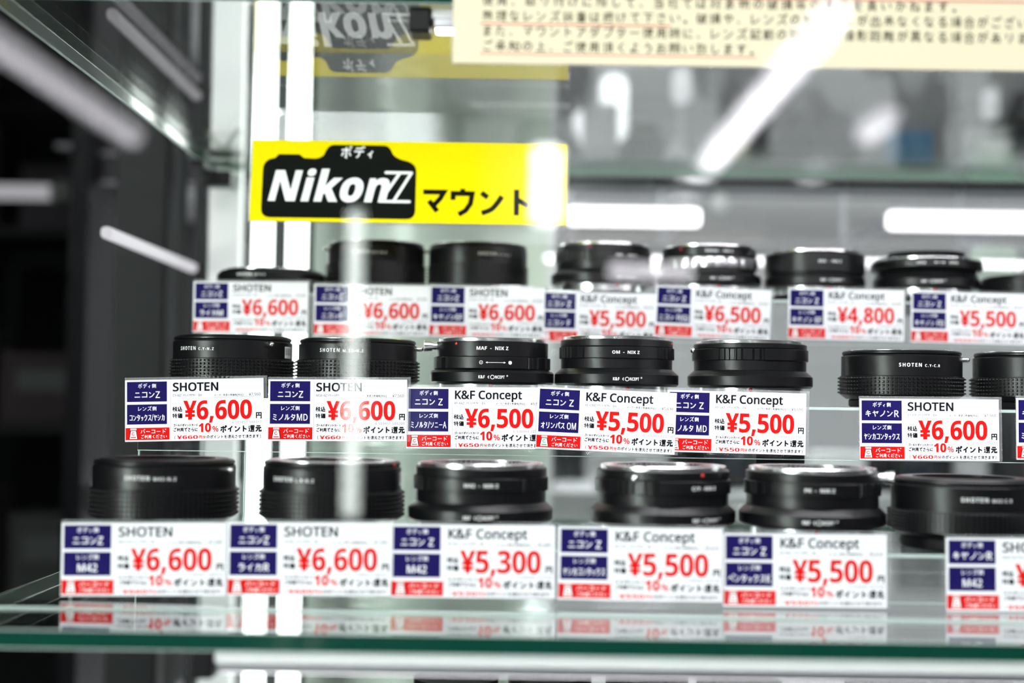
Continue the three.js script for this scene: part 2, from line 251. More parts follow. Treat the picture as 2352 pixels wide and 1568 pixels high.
// ceiling panels and rows of tube fittings
PANELS.forEach(([x, z], i) => {
  const g = thing('ceiling_panel_lamp', i ? 'square bright ceiling panel over the aisle, the one on the right' : 'square bright ceiling panel over the aisle, the one on the left', 'ceiling light', [x, ROOM_H, z], 0, 'ceiling panels over the aisle');
  part(g, 'frame', box(1.2, 0.03, 1.2), M.white, [0, -0.015, 0]);
  part(g, 'lamp_panel', box(1.14, 0.01, 1.14), glow(COOL, PANEL_GLOW), [0, -0.035, 0]);
});
function tubeRow(x, z0, z1, label, k = TUBE_GLOW) {
  const len = z1 - z0, zc = (z0 + z1) / 2, g = thing('fluorescent_lamp', label, 'ceiling light', [x, ROOM_H, zc], 0, 'long ceiling tube fittings');
  part(g, 'housing', rbox(0.15, 0.03, len, 0.006), M.white, [0, -0.015, 0]);
  const t = new THREE.CylinderGeometry(0.045, 0.045, len - 0.04, 20); t.rotateX(Math.PI / 2);
  part(g, 'lamp_tube', t, glow(LILAC, k), [0, -0.05, 0]);
  areaLight('tube_light', 0.09, len - 0.04, [x, ROOM_H - 0.1, zc], [x, 0, zc], LILAC, k);
}
tubeRow(1.03, 3.5, 6.5, 'long ceiling tube mirrored as the white slanting beam over the notice');
tubeRow(-1.88, 3.9, 6.0, 'long ceiling tube mirrored as the lilac beam across the dark side', 4);
tubeRow(1.64, 5.15, 5.65, 'short ceiling tube mirrored as a small slanting bar above the rear rail', 6);
tubeRow(-1.6, -6.5, -3.2, 'ceiling tube over the rear aisle on the left');
tubeRow(1.6, -6.5, -3.2, 'ceiling tube over the rear aisle on the right');

// ---------------------------------------------------------------- the showcase: glass on all sides, black posts, white base
const CASE = { l: -0.95, r: 0.95, f: -0.50, b: -1.165, y0: 0.80, y1: 2.0 };
const cw = CASE.r - CASE.l, cd = CASE.f - CASE.b, ccx = (CASE.l + CASE.r) / 2, ccz = (CASE.f + CASE.b) / 2, cch = CASE.y1 - CASE.y0;
{
  const g = thing('showcase', 'tall glass shop showcase with posts at its corners', 'showcase', [0, 0, 0]);
  part(g, 'base_cabinet', rbox(cw + 0.04, CASE.y0, cd + 0.04, 0.006), M.darkGrey, [ccx, CASE.y0 / 2, ccz]);
  part(g, 'top_board', rbox(cw + 0.04, 0.04, cd + 0.04, 0.006), M.paint, [ccx, CASE.y1 + 0.02, ccz]);
  part(g, 'front_glass', box(cw, cch, 0.005), M.pane, [ccx, CASE.y0 + cch / 2, CASE.f]);
  part(g, 'rear_glass', box(CASE.r + 0.25, cch, 0.004), M.pane, [(CASE.r - 0.25) / 2, CASE.y0 + cch / 2, CASE.b]);
  part(g, 'side_glass', box(0.004, cch, cd - 0.01), M.pane, [CASE.r, CASE.y0 + cch / 2, ccz]);
  part(g, 'corner_post', rbox(0.026, cch, 0.012, 0.002), M.white, [-0.2335, CASE.y0 + cch / 2, -1.150]);
  part(g, 'corner_post', rbox(0.02, cch, 0.02, 0.002), M.alu, [CASE.r - 0.015, CASE.y0 + cch / 2, CASE.b + 0.014]);
}
// glass shelves: a clear slab with tinted edges
function glassShelf(label, y, zf, zb, t = 0.007) {   // y is the upper face
  const w = CASE.r - 0.01 + 0.24, d = zf - zb, g = thing('glass_shelf', label, 'shelf', [-0.24 + w / 2, y, (zf + zb) / 2], 0, 'glass shelves of the showcase');
  part(g, 'slab', box(w - 0.0006, t, d - 0.0006), M.pane, [0, -t / 2, 0]);
  part(g, 'front_edge', rbox(w, t, 0.0016, 0.0006), M.green, [0, -t / 2, d / 2 - 0.0006]);
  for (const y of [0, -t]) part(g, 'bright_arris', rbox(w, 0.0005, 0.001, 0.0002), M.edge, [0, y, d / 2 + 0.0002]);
  part(g, 'rear_edge', rbox(w, t, 0.0016, 0.0006), M.greenEdge, [0, -t / 2, -d / 2 + 0.0006]);
  for (const s of [-1, 1]) {
    part(g, 'side_edge', rbox(0.0016, t, d, 0.0006), M.green, [s * (w / 2 - 0.0006), -t / 2, 0]);
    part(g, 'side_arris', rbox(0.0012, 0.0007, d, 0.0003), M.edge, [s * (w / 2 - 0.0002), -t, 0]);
  }
  return g;
}
const SHELF_Y = 1.2045, UPPER_Y = 1.485;
glassShelf('green edged glass shelf that carries the lens adapters and their price tags', SHELF_Y, -0.574, -1.127, 0.0072);
glassShelf('glass shelf above the yellow sign', UPPER_Y, -0.636, -1.127, 0.0075);
glassShelf('lowest glass shelf, under the silver lamp bar', 0.955, -0.60, -1.127, 0.007);
for (const [y, i] of [[UPPER_Y, 0], [SHELF_Y, 1], [0.955, 2]]) {
  const where = ['beneath the rear corner of the upper shelf', 'beneath the rear corner of the adapter shelf', 'beneath the rear corner of the lowest shelf'][i];
  const g = thing('shelf_bracket', 'small black shelf bracket ' + where, 'bracket', [-0.238, y - 0.0085, -1.118], 0, 'black shelf brackets');
  part(g, 'block', rbox(0.024, 0.012, 0.018, 0.002), M.post, [0.004, -0.0075, 0]);
  part(g, 'arm', rbox(0.010, 0.004, 0.05, 0.0015), M.post, [0, -0.003, 0.03]);
}
// clip on top of the rear corner of the upper shelf
{
  const g = thing('shelf_clip', 'dark spring clip gripping the rear corner of the upper shelf', 'clip', [-0.228, UPPER_Y, -1.105]);
  part(g, 'jaw', rbox(0.03, 0.006, 0.016, 0.002), std([0.03, 0.045, 0.03], 0.4), [0, 0.003, 0], [0, 0.3, 0]);
  part(g, 'wing', rbox(0.004, 0.02, 0.014, 0.002), std([0.03, 0.045, 0.03], 0.4), [0.008, 0.014, 0], [0, 0, -0.6]);
  part(g, 'wing', rbox(0.004, 0.018, 0.014, 0.002), std([0.16, 0.2, 0.12], 0.4), [-0.006, 0.012, 0], [0, 0, 0.7]);
}

// ---------------------------------------------------------------- lamps of the showcase
{
  const g = thing('upright_lamp', 'twin upright glowing tube lamp at the rear corner of the showcase', 'lamp', [-0.189, CASE.y0, -1.148]);
  part(g, 'backing', rbox(0.052, cch, 0.004, 0.001), M.darkGrey, [0, cch / 2, -0.011]);
  for (const s of [-1, 1]) part(g, 'lamp_tube', cyl(0.0085, 0.0085, cch - 0.01, 24), glow(MINT, 4.5), [s * 0.0138, cch / 2, 0]);
  for (const s of [-1, 1]) areaLight('upright_tube_light', 0.0155, cch - 0.02, [-0.189 + s * 0.0138, CASE.y0 + cch / 2, -1.138], [-0.189 + s * 0.0138, CASE.y0 + cch / 2, 0], MINT, 4.5);
}
function lampBar(name, label, x0, x1, y, z, h, d, k, aim) {   // a bar lamp: aluminium channel, black end caps, glowing strip on its underside
  const len = x1 - x0, g = thing(name, label, 'lamp', [(x0 + x1) / 2, y, z]);
  part(g, 'channel', rbox(len, h * 0.55, d, 0.001), M.white, [0, h * 0.22, 0]);
  part(g, 'housing', rbox(len - 0.002, h * 0.5, d - 0.0016, 0.001), M.alu, [0, -h * 0.25, 0]);
  for (const s of [-1, 1]) part(g, 'end_cap', rbox(0.010, h + 0.003, d + 0.003, 0.0015), M.post, [s * (len / 2 + 0.005), -0.001, 0]);
  part(g, 'lamp_strip', rbox(len - 0.004, 0.002, d * 0.7, 0.0008), glow(LILAC, k), [0, -h / 2 + 0.0006, 0]);
  areaLight(name + '_light', len - 0.01, d * 0.66, [(x0 + x1) / 2, y - h / 2 - 0.0015, z], [(x0 + x1) / 2, y - 1, z + aim], LILAC, k);
}
lampBar('bar_lamp', 'bar lamp with black end cap beneath the front of the upper shelf', -0.039, 0.92, UPPER_Y - 0.0075 - 0.005, -0.648, 0.009, 0.014, 42, -0.55);
lampBar('bar_lamp', 'silver lamp bar along the front beneath the adapter shelf', -0.118, 0.92, SHELF_Y - 0.0072 - 0.0048, -0.584, 0.0088, 0.016, 8, -0.2);

// ---------------------------------------------------------------- the clear stepped stand
const TREAD = [1.2315, 1.298, 1.367], STEP_F = [-0.6565, -0.7715, -0.9265], STAND_L = -0.202, STAND_R = 0.62;
for (let i = 0; i < 3; i++) {
  const say = ['low clear acrylic step that carries the front row of adapters', 'clear acrylic step that carries the middle row of adapters', 'tall clear acrylic step that carries the rear row of adapters'][i];
  const g = thing('display_step', say, 'display step', [0, SHELF_Y, 0], 0, 'clear steps under the adapters');
  const w = STAND_R - STAND_L, cx = (STAND_L + STAND_R) / 2, back = [-0.766, -0.921, -1.05][i], y = TREAD[i] - SHELF_Y, d = STEP_F[i] - back;
  part(g, 'tread', box(w, 0.0025, d), M.clear, [cx, y - 0.00125, (STEP_F[i] + back) / 2]);
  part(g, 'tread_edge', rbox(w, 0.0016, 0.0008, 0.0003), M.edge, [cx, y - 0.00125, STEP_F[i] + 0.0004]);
  const lip = [0.0205, 0.0265, 0.0265][i];
  const cut = i === 1 ? [STAND_L, -0.1445, STAND_R] : [STAND_L, STAND_R];
  for (let k = 0; k + 1 < cut.length; k++) {
    const high = y - 0.0025 - lip;
    part(g, 'riser', box(cut[k + 1] - cut[k] - 0.0012, high, 0.0022), M.clear, [(cut[k] + cut[k + 1]) / 2, high / 2, STEP_F[i] - 0.0024]);
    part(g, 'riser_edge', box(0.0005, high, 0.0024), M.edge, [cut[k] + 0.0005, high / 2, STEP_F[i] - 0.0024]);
  }
  part(g, 'label_rail', box(w, lip, 0.0012), M.clear, [cx, y - 0.0025 - lip / 2, STEP_F[i] - 0.0012]);
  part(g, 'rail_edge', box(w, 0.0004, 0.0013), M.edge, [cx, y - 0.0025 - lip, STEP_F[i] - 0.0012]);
}
// clear base strip on the shelf in front of the stand
{
  const g = thing('base_strip', 'thin clear strip lying on the shelf before the front price tags', 'strip', [0.20, SHELF_Y, -0.640]);
  part(g, 'sheet', box(0.896, 0.001, 0.021), M.clear, [0, 0.0005, 0]);
  part(g, 'front_edge', rbox(0.896, 0.0011, 0.0008, 0.0003), M.edge, [0, 0.00055, 0.0108]);
}
// black blocks under the treads
[[0.1475, 1, 'second'], [0.1400, 2, 'third']].forEach(([x, i, w]) => solo('support_block', rbox(0.0265, TREAD[i] - TREAD[i - 1] - 0.0205, 0.012, 0.001), M.matte,
  [x, TREAD[i] - 0.0030 - (TREAD[i] - TREAD[i - 1] - 0.0205) / 2, STEP_F[i] - 0.0125], 'flat black block hanging under the ' + w + ' step of the clear stand', 'block'));

// ---------------------------------------------------------------- lens adapters (profiles in millimetres above the step they stand on)
const MM = 0.001;
function ringGeometry(r, ri, y0, y1, b = 0.4, rTop = r, n = 96) {
  const pts = [[ri, y0], [r - b, y0], [r, y0 + b], [rTop, y1 - b], [rTop - b, y1], [ri, y1], [ri, y0]].map(([x, y]) => new THREE.Vector2(x, y));
  return toCreasedNormals(new THREE.LatheGeometry(pts, n), 0.5).scale(MM, MM, MM);   // creased in millimetres, then brought to metres
}
const geoCache = new Map();
const cached = (key, make) => { if (!geoCache.has(key)) geoCache.set(key, make()); return geoCache.get(key); };
function gripGeometry(r, ri, y0, y1, notches, depth = 0.9, halfWidth = 0.030) {   // a ring with grooves cut down its side at the given angles
  const s = new THREE.Shape(), N = 360, list = notches.map((a) => ((a % (2 * Math.PI)) + 2 * Math.PI) % (2 * Math.PI));
  for (let i = 0; i < N; i++) {
    const a = i / N * 2 * Math.PI, cut = list.some((q) => Math.abs(Math.atan2(Math.sin(a - q), Math.cos(a - q))) < halfWidth), q = cut ? r - depth : r;
    s[i ? 'lineTo' : 'moveTo'](q * Math.sin(a), -q * Math.cos(a));
  }
  const hole = new THREE.Path(); hole.absarc(0, 0, ri, 0, 2 * Math.PI, true); s.holes.push(hole);
  const g = new THREE.ExtrudeGeometry(s, { depth: y1 - y0 - 0.5, bevelEnabled: true, bevelThickness: 0.25, bevelSize: 0.2, bevelOffset: -0.2, bevelSegments: 1, curveSegments: 72 });
  g.rotateX(-Math.PI / 2); g.translate(0, y0 + 0.25, 0);
  return toCreasedNormals(g, 0.35).scale(MM, MM, MM);
}
function knurlGeometry(r, y0, y1, rows, cols) {   // rounded studs in a grid round the ring
  const stud = new THREE.CylinderGeometry(0.55, 1.0, 1.2, 4, 1), parts = [], pitch = (y1 - y0) / rows;
  stud.rotateY(Math.PI / 4); stud.rotateX(Math.PI / 2);
  for (let j = 0; j < rows; j++) for (let i = 0; i < cols; i++) {
    const a = i / cols * 2 * Math.PI, g = stud.clone();
    g.scale(1, pitch / 2.15, 1); g.translate(0, 0, r + 0.5); g.rotateY(a); g.translate(0, y0 + (j + 0.5) * pitch, 0);
    parts.push(g);
  }
  const m = mergeGeometries(parts); m.scale(MM, MM, MM);
  return m;
}
function domeGeometry(r) { const g = new THREE.SphereGeometry(r * MM, 16, 10); return g; }
const printMaterials = new Map();
function print(parent, text, r, y, wide, high, angle, draw) {   // white lettering on a curved side: a thin printed film bent round the barrel
  const key = text + wide + high;
  if (!printMaterials.has(key)) {
    const k = 22, [c, x] = canvas(Math.round(wide * k), Math.round(high * k), '#000');
    x.fillStyle = '#fff'; x.strokeStyle = '#fff';
    draw(x, wide * k, high * k);
    printMaterials.set(key, std([0.8, 0.8, 0.8], 0.5, { alphaMap: texture(c, false), transparent: true }));
  }
  const arc = wide / r; angle -= parent.isMesh ? parent.rotation.y : 0;
  const g = new THREE.CylinderGeometry((r + 0.05) * MM, (r + 0.05) * MM, high * MM, 24, 1, true, angle - arc / 2, arc);
  g.translate(0, y * MM, 0);
  return part(parent, 'lettering', g, printMaterials.get(key));
}
const shotenText = (a, b) => (x, w, h) => {
  x.font = `bold ${h * 0.92}px sans-serif`; x.textBaseline = 'alphabetic';
  let at = w * 0.01; const gap = h * 0.12;
  for (const c of a) { x.fillText(c, at, h * 0.84); at += x.measureText(c).width + gap; }
  at += h * 0.35; x.font = `bold ${h * 0.7}px sans-serif`;
  for (const c of b) { x.fillText(c, at, h * 0.84); at += x.measureText(c).width + gap; }
};
const plainText = (a) => (x, w, h) => { x.font = `bold ${h * 0.95}px sans-serif`; x.save(); x.translate(w / 2, h * 0.85); const m = x.measureText(a).width; x.scale(Math.min(1.15, w / m), 1); x.fillText(a, -m / 2, 0); x.restore(); };
const logoText = (x, w, h) => {   // K&F, an open bracket, a ring for the O, NCEPT, a small dot-sized mark
  x.font = `bold ${h * 0.86}px sans-serif`;
  const put = (s, a, sc) => { x.save(); x.translate(a, h * 0.82); x.scale(sc, 1); x.fillText(s, 0, 0); x.restore(); };
  put('K&F', 0, 0.86); x.lineWidth = h * 0.13;
  x.beginPath(); x.arc(w * 0.385, h * 0.52, h * 0.28, 2.0, 4.3); x.stroke();
  x.beginPath(); x.arc(w * 0.345 + h * 0.1, h * 0.52, h * 0.2, 2.2, 4.1); x.stroke();
  x.lineWidth = h * 0.12; x.beginPath(); x.arc(w * 0.475, h * 0.52, h * 0.37, 0, 7); x.stroke();
  put('NCEPT', w * 0.555, 0.74);
  x.lineWidth = h * 0.06; x.beginPath(); x.arc(w * 0.965, h * 0.24, h * 0.14, 0, 7); x.stroke();
  x.font = `bold ${h * 0.2}px sans-serif`; x.fillText('R', w * 0.965 - h * 0.07, h * 0.31);
};
const openClose = (x, w, h) => {
  x.lineWidth = h * 0.1;
  x.beginPath(); x.arc(h * 0.5, h * 0.5, h * 0.36, 0, 7); x.stroke(); x.beginPath(); x.arc(h * 0.5, h * 0.5, h * 0.1, 0, 7); x.fill();
  x.beginPath(); x.arc(w - h * 0.5, h * 0.5, h * 0.4, 0, 7); x.fill();
  x.beginPath(); x.moveTo(w * 0.24, h / 2); x.lineTo(w * 0.76, h / 2); x.stroke();
  for (const [p, s] of [[0.2, 1], [0.8, -1]]) { x.beginPath(); x.moveTo(w * p, h / 2); x.lineTo(w * p + s * h * 0.45, h * 0.28); x.lineTo(w * p + s * h * 0.45, h * 0.72); x.fill(); }
};
const facing = (x, z) => Math.atan2(-x, -z);   // angle on the barrel that looks to the aisle
function shadeBore(g, r, y0, y1) { part(g, 'bore', cached(`bore${r},${y0},${y1}`, () => ringGeometry(r, r - 1.5, y0, y1, 0.1)), M.matte); }
function bayonet(g, r, y0, y1, angle) {   // bright rear mount with its red index bead
  part(g, 'rear_cap', cached(`cap${r},${y0}`, () => ringGeometry(r - 1.2, r - 8, 0, y0, 0.5)), M.matte);
  const mount = part(g, 'rear_mount', cached(`mount${r},${y0},${y1}`, () => ringGeometry(r, r - 5, y0, y1, 0.3)), M.chrome);
  const a = angle, b = part(mount, 'index_bead', cached('bead1.0', () => domeGeometry(1.05)), M.red, [r * MM * Math.sin(a), (y1 - 1.4) * MM, r * MM * Math.cos(a)]);
  return b;
}
// knurled adapter: cap, tapered foot, studded ring, lettered barrel, top ring, bright mount face
function knurledAdapter(label, x, z, row, model, rel, o = {}) {
  const { k0 = 9.5, k1 = 21, top = 34, rk = 34.0, rb = 33.2, pin, sticker, wideText = 27, rows = 6, bright = true, dot } = o;
  const g = thing('lens_adapter', label, 'lens adapter', [x, TREAD[row], -z], 0, 'knurled black lens adapters'), face = facing(x, -z);
  part(g, 'rear_cap', cached(`kcap${k0}`, () => ringGeometry(29, 20, 0, k0 - 2.5, 0.8)), M.matte);
  part(g, 'foot', cached(`kfoot${k0},${rk}`, () => ringGeometry(30.5, 24, k0 - 2.5, k0, 0.2, rk - 0.6)), M.black);
  part(g, 'knurled_core', cached(`kcore${k0},${k1},${rk}`, () => ringGeometry(rk, 26, k0, k1, 0.15)), M.rubber);
  tag(part(g, 'knurled_studs', cached(`kstud${k0},${k1},${rk},${rows}`, () => knurlGeometry(rk, k0 + 0.2, k1 - 0.2, rows, 92)), M.rubber), undefined, undefined, undefined, 'stuff');
  const barrel = part(g, 'barrel', cached(`kbar${k1},${top},${rb}`, () => ringGeometry(rb, 26, k1, top - 3.1, 0.25)), M.black);
  part(g, 'groove', cached(`kgro${top},${rb}`, () => ringGeometry(rb - 1.0, 26, top - 3.1, top - 2.6, 0.05)), M.matte);
  part(g, 'top_ring', cached(`ktop${top},${rb}`, () => ringGeometry(rb - 0.5, 27, top - 2.6, top - 0.3, 0.7)), M.black);
  part(g, 'mount_face', cached(`kface${top},${bright}`, () => ringGeometry(30.6, 24, top - 1.2, top + 0.25, 0.25)), bright ? M.chrome : M.black);
  shadeBore(g, 24, k0 - 2, top - 0.6);
  if (model) print(barrel, 'SHOTEN ' + model, rb, k1 + (top - k1) * 0.42, wideText, 3.0, face + rel, shotenText('SHOTEN', model));
  if (pin !== undefined) {
    const a = face + pin, s = part(g, 'release_pin', cached('pin', () => { const q = new THREE.CapsuleGeometry(1.45 * MM, 2.4 * MM, 6, 16); q.rotateX(Math.PI / 2); return q; }), M.chrome, [(rb + 1.2) * MM * Math.sin(a), (top - 4.6) * MM, (rb + 1.2) * MM * Math.cos(a)]);
    s.rotation.y = a;
  }
  if (dot !== undefined) part(g, 'index_dot', cached('bead0.8', () => domeGeometry(0.8)), M.red, [(rb - 0.6) * MM * Math.sin(face + dot), (top - 1.6) * MM, (rb - 0.6) * MM * Math.cos(face + dot)]);
  if (sticker !== undefined) {
    const [c, q] = canvas(128, 96, '#e8e8e4'); q.fillStyle = '#333'; for (let i = 0, at = 10; at < 112; i++) { const w = 2 + (i * 7 % 5); q.fillRect(at, 12, w, 58); at += w + 3 + (i * 3 % 4); }
    const s = new THREE.CylinderGeometry((rb + 0.06) * MM, (rb + 0.06) * MM, 6.5 * MM, 8, 1, true, face + sticker - 0.13, 0.26); s.translate(0, (top - 8.6) * MM, 0);
    tag(part(g, 'barcode_sticker', s, std([1, 1, 1], 0.5, { map: texture(c) })), 'small white sticker with bar code');
  }
  return g;
}
const SHARP = [-1.25, -1.12, -0.99, -0.86, -0.73, 0.62, 0.72, 0.82, 0.93, 1.04, 1.15, 1.27];
const around = (list) => [...list, ...list.map((a) => a + 2.1), ...list.map((a) => a + 4.2)];
// smooth adapter with a wide flange: cap, bright mount, flange, neck, barrel, grooved ring, top ring, bright face
function flangedAdapter(label, x, z, row, name, rel, o = {}) {
  const { style = 'plain', logoRel = rel, top = 36, bead = logoRel - 0.03, dot, hook, knob, studs } = o;
  const g = thing('lens_adapter', label, 'lens adapter', [x, TREAD[row], -z], 0, 'smooth black lens adapters with flange'), face = facing(x, -z);
  bayonet(g, 29.5, 4.2, 9.8, face + bead);
  const rf = style === 'tall' ? 33.4 : 35;
  const flange = part(g, 'flange', cached(`fl${rf}`, () => ringGeometry(rf, 26, 9.6, 17, 1.2)), M.black);
  shadeBore(g, 25, 5, top - 1.5);
  const grip = (r, y0, y1, shift) => { const m = part(g, 'grip_ring', cached(`grip${r},${y0},${y1}`, () => gripGeometry(r, 26, y0, y1, around(SHARP))), M.black); m.rotation.y = face + shift; return m; };
  if (style === 'plain') {
    part(g, 'neck', cached('neck', () => ringGeometry(33.6, 26, 17, 19, 0.1, 31.6)), M.black);
    part(g, 'barrel', cached('fbar', () => ringGeometry(31.4, 26, 19, 24.6, 0.2)), M.black);
    const ring = grip(32.5, 24.6, 31.0, o.gripTurn ?? rel);
    part(g, 'top_ring', cached(`ftop${top}`, () => ringGeometry(31.7, 26, 31.0, top - 0.8, 0.5)), M.black);
    if (name) print(ring, name, 32.5, 27.9, 17, 2.5, face + rel, plainText(name));
  } else if (style === 'aperture') {
    part(g, 'neck', cached('neck2', () => ringGeometry(33.2, 26, 17, 17.9, 0.1, 31.8)), M.black);
    const ring = grip(33.0, 17.9, 24.4, rel);
    const upper = part(g, 'barrel', cached('fbar2', () => ringGeometry(31.6, 26, 24.4, 33.0, 0.35)), M.black);
    if (name) { print(upper, name, 31.6, 29.0, 18.5, 2.7, face + rel, plainText(name)); print(ring, 'open close mark', 33.0, 21.2, 18.5, 2.5, face + rel + 0.06, openClose); }
  } else if (style === 'scalloped') {
    part(g, 'barrel', cached('fbar3', () => ringGeometry(31.0, 26, 17, 21, 0.3)), M.black);
    const sc = (r) => cached('scallop', () => {
      const s = new THREE.Shape(), N = 360;
      for (let i = 0; i < N; i++) { const a = i / N * 2 * Math.PI, q = r + 0.9 * Math.abs(Math.sin(a * 11)); s[i ? 'lineTo' : 'moveTo'](q * Math.sin(a), -q * Math.cos(a)); }
      const h = new THREE.Path(); h.absarc(0, 0, 26, 0, 2 * Math.PI, true); s.holes.push(h);
      const e = new THREE.ExtrudeGeometry(s, { depth: 6.2, bevelEnabled: true, bevelThickness: 0.5, bevelSize: 0.5, bevelSegments: 2, curveSegments: 72 });
      e.rotateX(-Math.PI / 2); e.translate(0, 21, 0); return toCreasedNormals(e, 0.5).scale(MM, MM, MM);
    });
    tag(part(g, 'aperture_ring', sc(31.4), M.steel), 'silver scalloped ring');
    const upper = part(g, 'top_ring', cached('ftop3', () => ringGeometry(31.6, 26, 28.0, 35, 0.5)), M.black);
    if (name) print(upper, name, 31.6, 31.6, 19, 2.4, face + rel, plainText(name));
  } else if (style === 'tall') {
    part(g, 'neck', cached('neck4', () => ringGeometry(32.6, 26, 17, 18, 0.1)), M.black);
    const upper = part(g, 'barrel', cached('fbar4', () => ringGeometry(33.2, 26, 18, 32.5, 1.4)), M.black);
    if (name) print(upper, name, 33.2, 25.6, 18, 2.5, face + rel, plainText(name));
  } else if (style === 'wide') {
    part(g, 'neck', cached('neck5', () => ringGeometry(34.0, 26, 17, 21.5, 0.3, 32.4)), M.black);
    const upper = part(g, 'top_ring', cached('ftop5', () => ringGeometry(36.6, 26, 22, 28.6, 1.2)), M.black);
    if (name) print(upper, name, 36.6, 25.4, 31, 2.5, face + rel, (x, w, h) => {
      x.font = `bold ${h * 0.95}px sans-serif`; x.fillText('LOCK', w * 0.02, h * 0.85); x.fillText('OPEN', w * 0.7, h * 0.85);
      x.lineWidth = h * 0.12; x.beginPath(); x.moveTo(w * 0.42, h / 2); x.lineTo(w * 0.58, h / 2); x.stroke();
      for (const [p, q] of [[0.38, 1], [0.62, -1]]) { x.beginPath(); x.moveTo(w * p, h / 2); x.lineTo(w * p + q * h * 0.6, h * 0.2); x.lineTo(w * p + q * h * 0.6, h * 0.8); x.fill(); }
    });
  }
  const yTop = { plain: top - 0.9, aperture: 33.0, scalloped: 34.6, tall: 32.3, wide: 28.4 }[style], rTop = style === 'wide' ? 30 : 30.2;
  part(g, 'mount_face', cached(`face${yTop}`, () => ringGeometry(rTop, 24.5, yTop - 0.6, yTop + 2.0, 0.3)), M.chrome);
  if (style !== 'plain' || name) print(flange, 'maker mark', rf, 13.3, 16.5, 2.7, face + logoRel, logoText);
  if (dot !== undefined) part(g, 'index_dot', cached('bead0.9', () => domeGeometry(0.9)), M.red, [31.3 * MM * Math.sin(face + dot), (yTop - 1.6) * MM, 31.3 * MM * Math.cos(face + dot)]);
  if (knob !== undefined) {   // bright release lever or locking screw on the side
    const a = face + knob, h = new THREE.Group(); h.name = 'release_knob'; h.position.set(31.6 * MM * Math.sin(a), (yTop - 2.2) * MM, 31.6 * MM * Math.cos(a)); h.rotation.y = a; g.add(h);
    const screw = cyl(2.2 * MM, 2.2 * MM, 3 * MM, 20); screw.rotateX(Math.PI / 2);
    const head = cyl(3.4 * MM, 2.9 * MM, 4.6 * MM, 12); head.rotateX(Math.PI / 2);
    part(h, 'stem', screw, M.chrome, [0, 0, 1.2 * MM]); part(h, 'head', head, M.chrome, [0, 0, 4.8 * MM]);
  }
  if (hook !== undefined) { const a = face + hook; part(g, 'release_stud', cached('stud', () => domeGeometry(1.9)), M.chrome, [32.2 * MM * Math.sin(a), (yTop - 3.6) * MM, 32.2 * MM * Math.cos(a)]); }
  if (studs) {   // fine bright thread round the top opening
    const t = cached('thread', () => { const q = []; for (let i = 0; i < 60; i++) { const b = new THREE.BoxGeometry(1.2, 1.2, 0.6); b.translate(0, 0, 24.0); b.rotateY(i / 60 * 2 * Math.PI); b.translate(0, 36.4, 0); q.push(b); } const m = mergeGeometries(q); m.scale(MM, MM, MM); return m; });
    tag(part(g, 'contact_teeth', t, M.chrome), undefined, undefined, undefined, 'stuff');
  }
  return g;
}
const Z1 = 0.690, Z2 = 0.805, Z3 = 0.960;
knurledAdapter('knurled black adapter at the dark end of the front row', -0.1669, Z1, 0, 'M42-N.Z', -0.12, { k0: 10, k1: 23.6, top: 37, rk: 34.6, rb: 33.8, pin: 0.98, wideText: 31, bright: false });
knurledAdapter('knurled black adapter with a red dot at its rim, second in the front row', -0.0859, Z1, 0, 'L.R-N.Z', -0.56, { k0: 10.5, k1: 23.4, top: 37.4, dot: 1.1, sticker: 1.42 });
flangedAdapter('flanged black adapter standing above the 5,300 yen tag', -0.014, Z1, 0, 'M42  -  NIK Z', 0.0, { top: 36.4, studs: true });
flangedAdapter('flanged black adapter with a chrome stud and a red dot, front row', 0.0739, Z1, 0, 'C/Y - NIK Z', 0.64, { top: 36.4, studs: true, dot: 0.62, hook: -0.42 });
flangedAdapter('flanged black adapter with a chrome lever at its side, front row', 0.1461, Z1, 0, 'PK  -  NIK Z', 0.11, { top: 36.4, studs: true, knob: 1.42 });
knurledAdapter('knurled black adapter cut by the picture edge on the front step', 0.2192, Z1, 0, 'M42-C.R', 0.42, { k0: 8.4, k1: 18.4, top: 33.4, rk: 34.6, rb: 33.9, wideText: 31, bright: false });

knurledAdapter('knurled black adapter with a barcode sticker, first of the middle row', -0.1578, Z2, 1, 'C.Y-N.Z', -0.62, { k0: 10, k1: 21.4, top: 34.2, pin: 0.62, sticker: 1.15, bright: false });
knurledAdapter('knurled black adapter crossed by the pale vertical streak, middle row', -0.0871, Z2, 1, 'M.SR-N.Z', -0.24, { k0: 10, k1: 21.8, top: 33.6, pin: 1.5, wideText: 29.5, dot: -0.1 });
flangedAdapter('flanged black adapter with a double arrow mark on its ring', -0.0111, Z2, 1, 'MAF  -  NIK Z', 0.0, { style: 'aperture', logoRel: 0.02, bead: -0.02, dot: -0.68, knob: -1.45 });
flangedAdapter('flanged black adapter above the tilted price tag of the middle row', 0.0593, Z2, 1, 'OM  -  NIK Z', 0.16, { logoRel: 0.18, bead: 0.21, dot: 1.32, top: 36 });
flangedAdapter('flanged black adapter with no lettering in front, middle row', 0.1348, Z2, 1, '', 0.05, { top: 34.8, hook: -1.35, gripTurn: 0.95 });
knurledAdapter('knurled black adapter standing apart beyond the gap of the middle row', 0.2205, Z2, 1, 'C.Y-C.R', 0.36, { k0: 6.8, k1: 17.2, top: 31.6, pin: 1.5, rows: 5 });
knurledAdapter('knurled black adapter cut by the picture edge on the second step', 0.2957, Z2, 1, 'M.SR-C.R', 0.7, { k0: 6.8, k1: 17.2, top: 31.6, rows: 5 });

